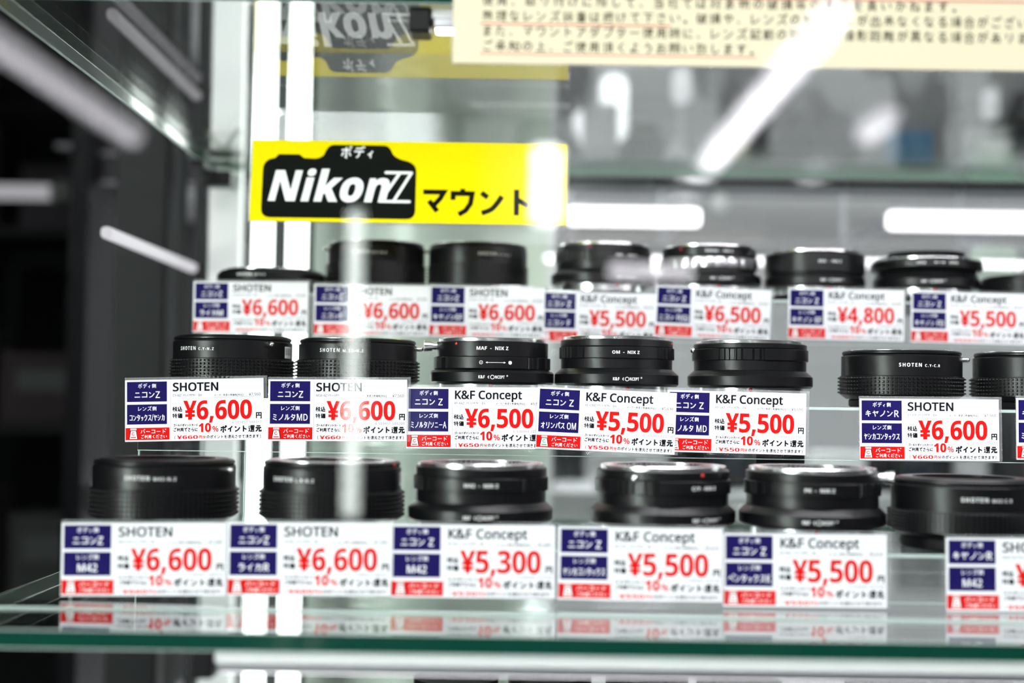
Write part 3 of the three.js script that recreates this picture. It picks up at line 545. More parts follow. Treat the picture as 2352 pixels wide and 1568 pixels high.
{ // low ring adapter
  const g = thing('lens_adapter', 'low flat black ring adapter on the top step beside the glowing tubes', 'lens adapter', [-0.163, TREAD[2], -Z3], 0, 'knurled black lens adapters');
  part(g, 'rear_cap', ringGeometry(30, 22, 0, 6.5, 0.5), M.matte); part(g, 'barrel', ringGeometry(36.5, 24, 6.5, 15.5, 2.6), M.black); part(g, 'mount_face', ringGeometry(31, 24, 15, 16.6, 0.3), M.chrome);
  print(g, 'SHOTEN L.M-N.Z', 36.5, 11.5, 26, 2.6, -0.15, shotenText('SHOTEN', 'LM-N.Z'));
}
knurledAdapter('knurled black adapter beside the low flat ring on the top step', -0.0927, Z3, 2, 'N.F-N.Z', -0.11, { k0: 7, k1: 21.4, top: 35.6, rk: 32.8, rb: 32.8, pin: -1.4 });
knurledAdapter('knurled black adapter below the black characters of the yellow sign', -0.0238, Z3, 2, 'E.F-N.Z', 0.4, { k0: 6.4, k1: 21.4, top: 35.4, rk: 33, rb: 33.2, pin: -1.45 });
flangedAdapter('flanged black adapter below the short lamp beside the yellow sign', 0.0608, Z3, 2, 'NIK  -  NIK Z', 0.5, { top: 36, dot: -0.28, bead: 0.34 });
flangedAdapter('flanged adapter with a silver scalloped ring on the top step', 0.1325, Z3, 2, 'NIK(G)  -  NIK Z', 0.22, { style: 'scalloped', logoRel: 0.26, dot: -0.62 });
flangedAdapter('tall smooth black adapter above the 4,800 yen tag', 0.2041, Z3, 2, 'EOS  -  NIK Z', 0.31, { style: 'tall', logoRel: 0.36, dot: 0.1 });
flangedAdapter('flanged black adapter with a wide top ring lettered LOCK and OPEN', 0.2795, Z3, 2, 'LOCK OPEN', 0.24, { style: 'wide', logoRel: 0.15, bead: 0.2 });
knurledAdapter('knurled black adapter cut by the picture edge on the top step', 0.3512, Z3, 2, '', 0, { k0: 5, k1: 16, top: 19, rk: 34, bright: false, rows: 6 });

// ---------------------------------------------------------------- price tags
const TAG_W = 0.075, TAG_H = 0.0332, PURPLE = '#170f55', RED = '#dc0d08';
function tagTexture(t) {
  const [c, x] = canvas(1232, 545, '#f3f3f6'); x.scale(0.8, 0.8);   // field 1540 by 681
  const { maker, body, lens, model, list, price, code, points, mark = '#c22' } = t;
  x.fillStyle = PURPLE; x.fillRect(22, 20, 444, 222); x.fillRect(22, 272, 444, 220);
  x.fillStyle = RED; x.fillRect(6, 530, 488, 134);
  x.fillStyle = '#8a88a8'; x.fillRect(507, 10, 2.5, 660);
  write(x, 'ボディ側', 244, 40, 54, { color: '#fff', align: 'center', weight: 0.115 });
  write(x, body, 244, 124, 80, { color: '#fff', align: 'center', weight: 0.13, bold: false, fit: 400, latin: 0.95, thick: 0.03 });
  write(x, 'レンズ側', 244, 292, 54, { color: '#fff', align: 'center', weight: 0.115 });
  write(x, lens, 244, 378, 80, { color: '#fff', align: 'center', weight: 0.13, bold: false, fit: 400, latin: 0.95, thick: 0.03 });
  // small bag mark
  x.fillStyle = '#fff'; x.fillRect(60, 536, 66, 20);
  x.beginPath(); x.moveTo(62, 562); x.lineTo(124, 562); x.lineTo(140, 652); x.lineTo(46, 652); x.closePath(); x.fill();
  x.lineWidth = 7; x.strokeStyle = '#23170f'; x.beginPath(); x.moveTo(64, 560); x.lineTo(122, 560); x.moveTo(62, 560); x.lineTo(46, 654); x.moveTo(124, 560); x.lineTo(140, 654); x.stroke();
  x.strokeStyle = x.fillStyle = mark; x.lineWidth = 7; x.beginPath(); x.arc(92, 596, 15, 0.3, 5.6); x.stroke(); x.fillRect(64, 630, 58, 10); for (let i = 0; i < 6; i++) x.fillRect(64 + i * 10, 541, 6, 9);
  write(x, 'バーコード', 168, 546, 52, { color: '#fff', sx: 1.12, weight: 0.13 });
  write(x, 'ご利用ください', 170, 606, 46, { color: '#fff', weight: 0.12, sx: 0.92 });
  // right field
  write(x, maker, 528, 34, 98, { color: '#0b0d16', bold: false, latin: 0.96, thick: 0.07, sx: maker === S ? 1.12 : 1.06 });
  write(x, model, 530, 164, 28, { color: '#3c404a', bold: false, sx: 0.98 });
  let at = 700; at = 530 + [...model].length * 21 + 6;
  write(x, 'マウントアダプター', at, 164, 28, { color: '#3c404a', sx: 0.6, weight: 0.12 });
  write(x, 'BK', at + 172, 164, 28, { color: '#3c404a', bold: false });
  write(x, 'メーカー希望小売価格(税込)', 990, 168, 26, { color: '#16161c', weight: 0.1, fit: 326 });
  write(x, '¥' + list, 1508, 162, 33, { color: '#1c1c24', bold: false, align: 'right' });
  x.fillStyle = '#777'; x.fillRect(985, 202, 524, 2.5);
  write(x, '税込', 524, 300, 58, { color: '#0c0c12', weight: 0.18 }); write(x, '特価', 524, 374, 58, { color: '#0c0c12', weight: 0.18 });
  // the price, tall bold figures
  x.fillStyle = RED; x.font = 'bold 282px sans-serif';
  const figures = '¥' + price; let px = 650;
  for (const f of figures) {
    const w = x.measureText(f).width, k = f === ',' ? 0.86 : 0.915;
    x.save(); x.translate(px, 446); x.scale(k, 1.02); x.fillText(f, 0, 0); x.lineWidth = 5; x.strokeStyle = RED; x.strokeText(f, 0, 0); x.restore(); px += w * k * (f === ',' ? 0.95 : 0.98);
  }
  write(x, '円', 1446, 372, 80, { color: '#08080e', weight: 0.145 });
  write(x, code, 1518, 470, 30, { color: '#8a8a92', bold: false, align: 'right', gap: 2 });
  write(x, 'ゴールドポイントカード', 534, 494, 28, { color: '#0c0c12', sx: 0.9, weight: 0.17 });
  write(x, 'ご利用でさらに', 534, 536, 44, { color: '#0c0c12', sx: 0.9, weight: 0.17 });
  x.fillStyle = RED; x.font = 'bold 130px sans-serif'; x.save(); x.translate(816, 585); x.scale(0.98, 1); x.fillText('10', 0, 0); x.lineWidth = 5; x.strokeStyle = RED; x.strokeText('10', 0, 0); x.restore();
  x.font = 'bold 88px sans-serif'; x.save(); x.translate(968, 586); x.scale(0.92, 1); x.fillText('%', 0, 0); x.restore();
  write(x, 'ポイント還元', 1052, 518, 78, { color: '#08080e', weight: 0.185 });
  write(x, '(', 548, 622, 36, { color: '#222', bold: false });
  x.fillStyle = RED; x.font = 'bold 56px sans-serif'; x.save(); x.translate(574, 661); x.scale(238 / x.measureText('¥' + points).width, 1); x.fillText('¥' + points, 0, 0); x.restore();
  write(x, '円分', 818, 622, 40, { color: RED, weight: 0.14 });
  write(x, 'のポイントを還元させて頂きます', 902, 622, 40, { color: '#101016', weight: 0.13, fit: 588 });
  write(x, ')', 1494, 622, 36, { color: '#222', bold: false });
  return texture(c);
}
const S = 'SHOTEN', K = 'K&F Concept';
const TAGS = [
  // x, y, tilt, row, maker, body, lens, model, list, price, code, points
  [-0.1672, 1.2239, 0.0145, 0, S, 'ニコンZ', 'M42', 'M42-NZ', '7,560', '6,600', '4 589457 588324', '660'],
  [-0.0913, 1.2251, 0.0105, 0, S, 'ニコンZ', 'ライカR', 'LR-NZ', '7,560', '6,600', '4 589457 588331', '660'],
  [-0.0165, 1.2251, 0.0045, 0, K, 'ニコン Z', 'M42', 'KF-42Z', '5,400', '5,300', '6 936069 223729', '530'],
  [0.0601, 1.2250, -0.0005, 0, K, 'ニコン Z', 'ヤシカコンタックス', 'KF-CYZ', '5,616', '5,500', '6 936069 223736', '550'],
  [0.1356, 1.2231, 0.0025, 0, K, 'ニコン Z', 'ペンタックスK', 'KF-PKZ', '5,616', '5,500', '6 936069 223743', '550'],
  [0.2375, 1.2226, 0.0045, 0, S, 'キヤノンR', 'M42', 'M42-CR', '7,560', '6,600', '4 589457 588386', '660'],
  [-0.1711, 1.2912, 0.0315, 1, S, 'ニコンZ', 'コンタックス/ヤシカ', 'CY-NZ', '7,560', '6,600', '4 589457 588317', '660'],
  [-0.0937, 1.2921, 0.0115, 1, S, 'ニコンZ', 'ミノルタMD', 'MSR-NZ', '7,560', '6,600', '4 589457 588300', '660'],
  [-0.0190, 1.2890, 0.0085, 1, K, 'ニコン Z', 'ミノルタ/ソニーA', 'KF-AAZ', '6,696', '6,500', '6 936069 223767', '650'],
  [0.0514, 1.2886, -0.0315, 1, K, 'ニコン Z', 'オリンパス OM', 'KF-OMZ', '5,616', '5,500', '6 936069 223750', '550', '#2a9a4a'],
  [0.1218, 1.2886, -0.0125, 1, K, 'ニコン Z', 'ミノルタ MD', 'KF-SRZ', '5,616', '5,500', '6 936069 223781', '550'],
  [0.2260, 1.2862, 0.0065, 1, S, 'キヤノンR', 'ヤシカコンタックス', 'CY-CR', '7,560', '6,600', '4 589457 588379', '660'],
  [0.3107, 1.2875, 0.0025, 1, S, 'キヤノンR', 'ミノルタMD', 'MSR-CR', '7,560', '6,600', '4 589457 588362', '660'],
  [-0.1704, 1.3567, 0.0085, 2, S, 'ニコンZ', 'ライカM', 'LM-NZ', '7,560', '6,600', '4 589457 588348', '660'],
  [-0.0918, 1.3557, 0.0025, 2, S, 'ニコンZ', 'ニコンF', 'NF-NZ', '7,560', '6,600', '4 589457 588294', '660'],
  [-0.0165, 1.3558, -0.0055, 2, S, 'ニコンZ', 'キヤノンEF', 'EF-NZ', '7,560', '6,600', '4 589457 588355', '660'],
  [0.0558, 1.3529, -0.0155, 2, K, 'ニコン Z', 'ニコン F', 'KF-NFZ', '5,616', '5,500', '6 936069 223699', '550'],
  [0.1305, 1.3570, -0.0315, 2, K, 'ニコン Z', 'ニコン F(G)', 'KF-NGZ', '6,696', '6,500', '6 936069 223705', '650'],
  [0.2173, 1.3574, -0.0105, 2, K, 'ニコン Z', 'キヤノン EF', 'KF-EFZ', '4,990', '4,800', '6 936069 223712', '480'],
  [0.2968, 1.3563, -0.0105, 2, K, 'ニコン Z', 'キヤノン FD', 'KF-FDZ', '5,616', '5,500', '6 936069 223774', '550'],
];
const TAG_SAY = [
  '6,600 yen tag at the dark end of the front row', '6,600 yen tag, second in the front row', '5,300 yen tag in the front row', '5,500 yen tag, fourth in the front row', '5,500 yen tag, fifth in the front row',
  'front row tag cut off by the picture edge', '6,600 yen tag, first of the middle row', '6,600 yen tag crossed by the pale vertical streak, middle row', '6,500 yen tag of the middle row, tucked behind the tilted tag',
  '5,500 yen tag, tilted and overlapping its neighbours', '5,500 yen tag partly covered by the tilted tag', '6,600 yen tag standing apart beyond the gap of the middle row', 'middle row tag cut off by the picture edge',
  '6,600 yen tag below the low flat ring on the top step', '6,600 yen tag, second of the top row', '6,600 yen tag, third of the top row', '5,500 yen tag, fourth of the top row', '6,500 yen tag below the silver scalloped ring',
  '4,800 yen tag, the cheapest, on the top step', '5,500 yen tag below the wide ring lettered LOCK and OPEN',
];
const cardBack = M.card, cardGeometry = box(TAG_W, TAG_H, 0.0005), sleeveGeometry = rbox(TAG_W + 0.0022, TAG_H + 0.0016, 0.0004, 0.0002);
TAGS.forEach(([x, y, tilt, row, maker, body, lens, model, list, price, code, points, mark], i) => {
  const lift = i === 9 ? 0.0038 : i === 10 ? 0.0026 : i === 8 ? 0.0018 : 0.0018 + 0.0004 * (i % 2);
  const g = thing('price_tag', 'white printed ' + TAG_SAY[i], 'price tag', [x, y, STEP_F[row] + lift], 0, 'price tags along the steps');
  g.rotation.z = tilt; g.rotation.y = [0.012, -0.01, 0.004, -0.02, 0.015][i % 5]; g.rotation.x = -0.02;
  const face = phys([1, 1, 1], 0.8, { map: tagTexture({ maker, body, lens, model, list, price, code, points, mark }), specularIntensity: 0.25, clearcoat: 0.2, clearcoatRoughness: 0.06 });
  part(g, 'card', cardGeometry, [cardBack, cardBack, cardBack, cardBack, face, cardBack]);
  part(g, 'clear_sleeve', sleeveGeometry, M.sleeve, [0.0008, 0.0006, -0.0006]);
});

// ---------------------------------------------------------------- yellow mount sign
{
  const [c, x] = canvas(1536, 408, '#ffe800');
  const W = 1536, H = 408;
  x.fillStyle = '#10130f';
  const bx0 = 0.036 * W, bx1 = 0.522 * W, top = 0.215 * H, bot = 0.955 * H, r = 0.03 * W;
  x.beginPath(); x.moveTo(bx0 + r, bot); x.lineTo(bx1 - r, bot); x.quadraticCurveTo(bx1, bot, bx1, bot - r); x.lineTo(bx1, top + r * 1.4); x.quadraticCurveTo(bx1, top + r * 0.4, bx1 - r * 1.4, top + 6);
  x.quadraticCurveTo(0.452 * W, top - 4, 0.444 * W, 0.14 * H); x.quadraticCurveTo(0.436 * W, 0.05 * H, 0.415 * W, 0.05 * H); x.lineTo(0.262 * W, 0.05 * H); x.quadraticCurveTo(0.24 * W, 0.05 * H, 0.232 * W, 0.14 * H);
  x.quadraticCurveTo(0.226 * W, top, 0.2 * W, top + 4); x.lineTo(0.165 * W, top + 2); x.lineTo(0.15 * W, top - 16); x.lineTo(0.085 * W, top - 16); x.lineTo(0.072 * W, top + 4); x.quadraticCurveTo(bx0, top + 10, bx0, top + r * 1.4);
  x.lineTo(bx0, bot - r); x.quadraticCurveTo(bx0, bot, bx0 + r, bot); x.fill();
  write(x, 'ボディ', 0.278 * W, 0.065 * H, 62, { color: '#fff', weight: 0.13 });
  x.fillStyle = '#fff'; x.font = 'bold 208px sans-serif'; x.save(); x.transform(1, 0, -0.22, 1, 0.046 * W, 0.745 * H); x.scale(0.99, 1); x.lineWidth = 7; x.strokeStyle = '#fff'; x.fillText('Nikon', 0, 0); x.strokeText('Nikon', 0, 0); x.restore();
  x.strokeStyle = '#fff'; x.lineWidth = 15; x.lineJoin = 'round'; x.lineCap = 'round';
  const zx = 0.412 * W, zy = 0.385 * H, zw = 0.095 * W, zh = 0.355 * H;
  x.beginPath(); x.moveTo(zx + 22, zy); x.lineTo(zx + zw, zy); x.lineTo(zx + zw * 0.42, zy + zh); x.lineTo(zx + zw * 0.95, zy + zh); x.stroke();
  x.beginPath(); x.moveTo(zx + zw * 0.62, zy); x.lineTo(zx - 2, zy + zh); x.lineTo(zx + zw * 0.5, zy + zh); x.stroke();
  write(x, 'マウント用', 0.534 * W, 0.545 * H, 152, { color: '#12140c', weight: 0.165, sx: 0.92 });
  const face = phys([1, 1, 1], 0.85, { map: texture(c), specularIntensity: 0.2 });
  const g = thing('mount_sign', 'yellow hanging sign with a black camera outline and white lettering', 'sign', [-0.0648, 1.4318, -0.8715]);
  g.rotation.x = -0.137;
  const yellow = std([0.9, 0.75, 0.01], 0.5);
  part(g, 'card', box(0.1945, 0.0517, 0.0008), [yellow, yellow, yellow, yellow, face, yellow]);
  part(g, 'clear_holder', rbox(0.198, 0.072, 0.001, 0.0004), M.clear, [0, 0.0095, -0.0012]);
  for (const s of [-1, 1]) part(g, 'hanging_tab', rbox(0.02, 0.001, 0.014, 0.0004), M.clear, [s * 0.08, 0.0462, -0.006]);
}
// ---------------------------------------------------------------- cream notice on the front of the upper shelf
{
  const W = 2048, H = 460, mm = W / 330, [c, x] = canvas(W, H, '#f8ebcd');   // 330 mm wide
  const lines = [
    ['装着を保証するものではありません。レンズの取り付け時の破損は保証外ではありません。', 0],
    ['使用、取り付けに際して、当社では対象物の破損等の責任を負いかねます。', 1],
    ['無理なレンズ装着は避けて下さい。破損や、レンズの取り外しが出来なくなる場合がございます。', 2],
    ['また、マウントアダプター使用時に、レンズ記載の距離と実撮影距離が異なる場合があります。', 3],
    ['ご承知の上、ご使用頂くようお願い致します。', 4],
  ];
  for (const [t, i] of lines) write(x, t, 12.5 * mm, H - (37.3 - i * 6.75) * mm, 5.3 * mm, { color: '#3a3322', weight: 0.1, gap: 1.0 * mm * (i > 1 ? 0.62 : 1) });
  x.fillStyle = '#d8453c';
  x.fillRect(12 * mm, H - 17.8 * mm, 84 * mm, 0.55 * mm); x.fillRect(12 * mm, H - 30.8 * mm, 260 * mm, 0.6 * mm); x.fillRect(12 * mm, H - 4.4 * mm, 122 * mm, 0.4 * mm);
  const face = phys([1, 1, 1], 0.9, { map: texture(c), specularIntensity: 0.2 }), paper = std([0.95, 0.86, 0.66], 0.7);
  const h = 0.330 * H / W, g = thing('notice', 'cream paper notice printed with rows of small characters and red underlines', 'notice', [-0.028 + 0.165, 1.4478 + h / 2, -0.6235]);
  part(g, 'sheet', box(0.33, h, 0.0006), [paper, paper, paper, paper, face, paper]);
  part(g, 'clear_backing', rbox(0.332, h + 0.001, 0.0008, 0.0003), M.sleeve, [0, 0, -0.0012]);
}

// ---------------------------------------------------------------- capped lenses on the lowest shelf
for (const [i, x] of [-0.026, 0.022, 0.073, 0.118, 0.196, 0.242, 0.300].entries()) {
  const say = ['first', 'second', 'third', 'fourth', 'fifth', 'sixth', 'seventh'][i];
  const g = thing('standing_lens', 'black lens with a cap under the silver lamp bar, ' + say + ' from the glowing tubes', 'lens', [x, 0.955, -0.73 - 0.01 * (i % 3)], 0, 'lenses on the lowest shelf');
  part(g, 'barrel', cyl(0.020 + 0.002 * (i % 2), 0.021, 0.195, 36), M.black, [0, 0.0975, 0]);
  part(g, 'focus_ring', cyl(0.0225, 0.0225, 0.04, 36), M.rubber, [0, 0.10, 0]);
  part(g, 'cap', cyl(0.0215, 0.0215, 0.008, 36), M.matte, [0, 0.199, 0]);
}

// ---------------------------------------------------------------- what stands behind the showcase
const B = { grey: std([0.36, 0.36, 0.36], 0.7), pale: std([0.5, 0.5, 0.5], 0.6), rail: std([0.035, 0.03, 0.036], 0.35), lilac: std([0.5, 0.47, 0.52], 0.4), blue: std([0.1, 0.3, 0.55], 0.5), cream: std([0.72, 0.66, 0.5], 0.6), wine: std([0.25, 0.08, 0.09], 0.6), olive: std([0.22, 0.22, 0.1], 0.7) };
function cameraBody(label, x, y, z, turn, s = 1) {
  const g = thing('camera', label, 'camera', [x, y, z], turn, 'cameras in the rear showcase'); g.scale.setScalar(s);
  part(g, 'body', rbox(0.13, 0.085, 0.045, 0.012), M.black, [0, 0.0425, 0]);
  part(g, 'grip', rbox(0.03, 0.08, 0.065, 0.012), M.rubber, [-0.052, 0.04, 0.012]);
  part(g, 'prism', new THREE.CylinderGeometry(0.022, 0.042, 0.035, 4), M.black, [0, 0.098, 0], [0, Math.PI / 4, 0]);
  const b = cyl(0.033, 0.035, 0.06, 32); b.rotateX(Math.PI / 2); part(g, 'lens_barrel', b, M.rubber, [0.005, 0.042, 0.05]);
  const f = cyl(0.026, 0.026, 0.002, 32); f.rotateX(Math.PI / 2); part(g, 'front_glass', f, M.lensGlass, [0.005, 0.042, 0.0805]);
  part(g, 'dial', cyl(0.01, 0.01, 0.008, 20), M.steel, [0.045, 0.089, 0]);
  return g;
}
{
  const g = thing('rear_showcase', 'pale showcase behind the glass with a dark rail and open shelves', 'showcase', [0.83, 0, -1.9]);
  part(g, 'base_cabinet', rbox(2.6, 0.9, 0.8, 0.01), B.pale, [0, 0.45, 0]);
  part(g, 'back_panel', box(2.6, 1.25, 0.02), B.grey, [0, 1.525, -0.38]);
  part(g, 'top_board', rbox(2.6, 0.04, 0.8, 0.008), B.pale, [0, 2.17, 0]);
  for (const y of [1.19, 1.545]) { part(g, 'shelf', rbox(2.56, 0.012, 0.7, 0.002), B.pale, [0, y, 0]); }
  part(g, 'shelf_lip', rbox(2.56, 0.03, 0.012, 0.002), B.pale, [0, 1.186, 0.358]);
  part(g, 'dark_rail', rbox(2.56, 0.034, 0.012, 0.002), B.rail, [0, 1.540, 0.358]);
  for (const y of [1.5595, 1.527]) part(g, 'bright_rail', rbox(2.56, 0.0045, 0.012, 0.001), B.lilac, [0, y, 0.359]);
  for (const x of [-1.29, 1.29]) part(g, 'side_panel', box(0.02, 2.17, 0.80), M.post, [x, 1.085, 0]);
}
{ // pale board close behind the glowing tubes
  const g = thing('pale_board', 'pale mint board standing close behind the knurled adapters of the top step', 'board', [-0.095, 0, -1.36]);
  part(g, 'sheet', rbox(0.255, 0.566, 0.008, 0.002), std([0.7, 0.79, 0.69], 0.6), [0, 1.183, 0]);
  part(g, 'bright_rim', rbox(0.008, 0.60, 0.012, 0.002), M.white, [0.131, 1.20, 0.002]);
  part(g, 'stand', rbox(0.2, 0.9, 0.03, 0.003), M.darkGrey, [0, 0.45, -0.03]);
  part(g, 'foot', rbox(0.26, 0.02, 0.1, 0.003), M.darkGrey, [0, 0.01, -0.02]);
}
[[0.048, 0.172, 'beside the yellow sign'], [0.342, 0.50, 'at the picture edge']].forEach(([a, b, w]) => {
  const g = thing('short_lamp', 'short white glowing bar lamp behind the top step ' + w, 'lamp', [(a + b) / 2, 1.468, -1.30], 0, 'short bar lamps behind the top step');
  part(g, 'lamp_bar', rbox(b - a, 0.018, 0.012, 0.005), glow(LILAC, 3.2), [0, 0, 0]);
  for (const s of [-1, 1]) part(g, 'bracket', box(0.004, 0.012, 0.24), M.alu, [s * (b - a) * 0.4, 0.006, -0.12]);
  for (const s of [-1, 1]) part(g, 'hanger', box(0.004, 0.07, 0.004), M.alu, [s * (b - a) * 0.4, 0.036, -0.238]);
  areaLight('short_bar_light', b - a, 0.012, [(a + b) / 2, 1.456, -1.30], [(a + b) / 2, 0, -1.40], LILAC, 6);
});
areaLight('rear_shelf_light', 1.8, 0.03, [0.5, 1.532, -1.59], [0.5, 1.0, -1.9], COOL, 85);
areaLight('rear_low_light', 1.8, 0.03, [0.5, 1.174, -1.62], [0.5, 0.9, -1.95], COOL, 70);
areaLight('rear_top_light', 1.8, 0.03, [0.5, 2.143, -1.62], [0.5, 1.4, -1.95], COOL, 42);
{
  for (const [y, w] of [[1.5375, 'railed shelf'], [2.148, 'top board'], [1.1815, 'low shelf']]) {
    const g = thing('strip_lamp', 'long glowing strip lamp beneath the ' + w + ' of the rear showcase', 'lamp', [0.5, y, y > 1.3 && y < 2 ? -1.59 : -1.62], 0, 'strip lamps of the rear showcase');
    part(g, 'lamp_strip', box(1.8, 0.004, 0.03), glow(COOL, 5));
  }
}
const REAR = [[-0.34, -1.72, 0.3], [-0.10, -1.66, -0.2], [0.03, -1.86, 0.1], [0.17, -1.86, -0.1], [0.335, -1.66, 0.25], [0.62, -1.7, -0.3], [0.82, -1.74, 0.1]];
REAR.forEach(([x, z, a], i) => cameraBody('blurred black camera on the railed rear shelf, ' + ['first', 'second', 'third', 'fourth', 'fifth', 'sixth', 'seventh'][i] + ' from the glowing tubes', x, 1.551, z, a, 0.95 + 0.06 * (i % 3)));
[[-0.30, -1.7, 0.2], [0.0, -1.66, -0.3], [0.24, -1.7, 0.1], [0.47, -1.68, -0.15], [0.72, -1.7, 0.3]].forEach(([x, z, a], i) => cameraBody('blurred black camera on the low rear shelf, ' + ['first', 'second', 'third', 'fourth', 'fifth'][i] + ' from the glowing tubes', x, 1.196, z, a, 0.8));
[[-0.16, 0.10], [0.065, 0.08], [0.30, 0.13], [0.53, 0.14], [0.65, 0.12]].forEach(([x, h], i) => {
  const g = thing('rear_lens', 'dark upright lens on the low rear shelf, ' + ['first', 'second', 'third', 'fourth', 'fifth', 'sixth', 'seventh'][i] + ' from the glowing tubes', 'lens', [x, 1.196, -1.84], 0, 'upright lenses on the low rear shelf');
  part(g, 'barrel', cyl(0.03, 0.034, h, 32), M.black, [0, h / 2, 0]); part(g, 'zoom_ring', cyl(0.036, 0.036, h * 0.3, 32), M.rubber, [0, h * 0.55, 0]); part(g, 'cap', cyl(0.032, 0.032, 0.01, 32), M.matte, [0, h + 0.005, 0]);
});
const LEANERS = [[-0.27, 1.551, -1.58, 0.07, 0.09, M.white], [-0.12, 1.551, -1.57, 0.045, 0.11, M.white], [-0.03, 1.551, -1.60, 0.05, 0.06, B.pale], [0.095, 1.551, -1.58, 0.035, 0.075, M.white], [0.245, 1.551, -1.6, 0.04, 0.045, B.cream], [0.44, 1.551, -1.58, 0.05, 0.05, B.blue], [0.53, 1.551, -1.6, 0.04, 0.06, M.white], [-0.2, 1.551, -1.62, 0.06, 0.05, B.cream],
  [-0.17, 1.196, -1.58, 0.06, 0.05, M.white], [0.12, 1.196, -1.58, 0.05, 0.045, B.pale], [0.36, 1.196, -1.57, 0.06, 0.05, M.white], [0.60, 1.196, -1.57, 0.05, 0.06, B.wine]];
LEANERS.forEach(([x, y, z, w, h, m], i) => {
  const g = thing('product_box', (m === B.blue ? 'blue' : m === B.wine ? 'wine red' : m === B.cream ? 'cream' : m === B.pale ? 'pale grey' : 'white') + ' product box, ' + ['first', 'second', 'third', 'fourth', 'fifth', 'sixth', 'seventh', 'eighth', 'ninth', 'tenth', 'eleventh', 'twelfth'][i] + ' of the boxes on the rear shelves', 'box', [x, y, z], rr(-0.3, 0.3), 'product boxes in the rear showcase');
  part(g, 'carton', rbox(w, h, 0.03, 0.002), m, [0, h / 2, 0]);
  part(g, 'lid_flap', box(w * 0.9, 0.001, 0.028), m, [0, h + 0.0005, 0]);
});
{ // pale leaflet box under the short lamp at the picture edge
  const g = thing('leaflet_holder', 'pale green leaflet holder under the short lamp at the picture edge', 'holder', [0.474, 1.551 - 0.145, -1.40]);
  part(g, 'leaflet', rbox(0.044, 0.05, 0.006, 0.001), std([0.72, 0.85, 0.74], 0.5), [0, 0.025, 0]);
  part(g, 'foot', rbox(0.03, 0.012, 0.02, 0.001), M.white, [0, -0.006, 0]);
  part(g, 'stem', box(0.004, 0.20, 0.004), M.alu, [0, -0.108, -0.12]); part(g, 'arm', box(0.004, 0.004, 0.12), M.alu, [0, -0.01, -0.06]);
}

// ---------------------------------------------------------------- the dark bay to the left of the showcase
{
  const g = thing('dark_cabinet', 'dark cabinet with shelves seen through the side glass', 'cabinet', [-1.32, 0, -2.2], 0);
  part(g, 'back_panel', box(1.5, 2.2, 0.03), M.post, [0, 1.1, -0.3]);
  part(g, 'base', rbox(1.5, 0.7, 0.5, 0.01), M.darkGrey, [0, 0.35, 0]);
  for (const y of [1.0, 1.25, 1.52, 1.8]) part(g, 'shelf', box(1.46, 0.012, 0.5), M.darkGrey, [0, y, 0]);
  for (const x of [-0.74, 0.74]) part(g, 'side_panel', box(0.02, 2.2, 0.55), M.post, [x, 1.1, 0]);
  part(g, 'top', box(1.5, 0.03, 0.56), M.post, [0, 2.2, 0]);
}
{
  const g = thing('post', 'black upright post behind the dark side glass', 'post', [-0.325, 0, -1.26]);
  part(g, 'shaft', rbox(0.046, 2.2, 0.05, 0.003), M.post, [0, 1.1, 0]);
  part(g, 'foot', rbox(0.07, 0.02, 0.07, 0.003), M.post, [0, 0.01, 0]);
}
for (const [i, x] of [-0.285, -0.267].entries()) {
  const g = thing('slim_upright', i ? 'slim grey upright nearest the corner of the showcase' : 'slim grey upright beside the black post', 'upright', [x, 0, -1.21], 0, 'slim uprights');
  part(g, 'shaft', rbox(0.007, 2.1, 0.02, 0.001), M.darkGrey, [0, 1.05, 0]);
  part(g, 'foot', rbox(0.02, 0.01, 0.03, 0.001), M.darkGrey, [0, 0.005, 0]);
}
{
  const g = thing('slanting_lamp', 'thin strip lamp running back beside the top step, over the dark side', 'lamp', [-0.268, 1.405, -1.06]);
  part(g, 'lamp_strip', rbox(0.0075, 0.008, 0.26, 0.003), glow(LILAC, 0.75));
  part(g, 'holder', rbox(0.004, 0.012, 0.02, 0.001), M.post, [0, 0, -0.138]);
  areaLight('slanting_strip_light', 0.006, 0.25, [-0.268, 1.399, -1.06], [-0.268, 0, -1.06], LILAC, 0.9);
}
{
  const g = thing('bay_partition', 'tall dark partition closing the neighbouring bay towards the aisle', 'partition', [-1.95, 0, -0.5]);
  part(g, 'board', rbox(1.95, 2.3, 0.03, 0.004), M.post, [0, 1.15, 0]); part(g, 'plinth', rbox(1.95, 0.1, 0.05, 0.004), M.darkGrey, [0, 0.05, 0]);
}
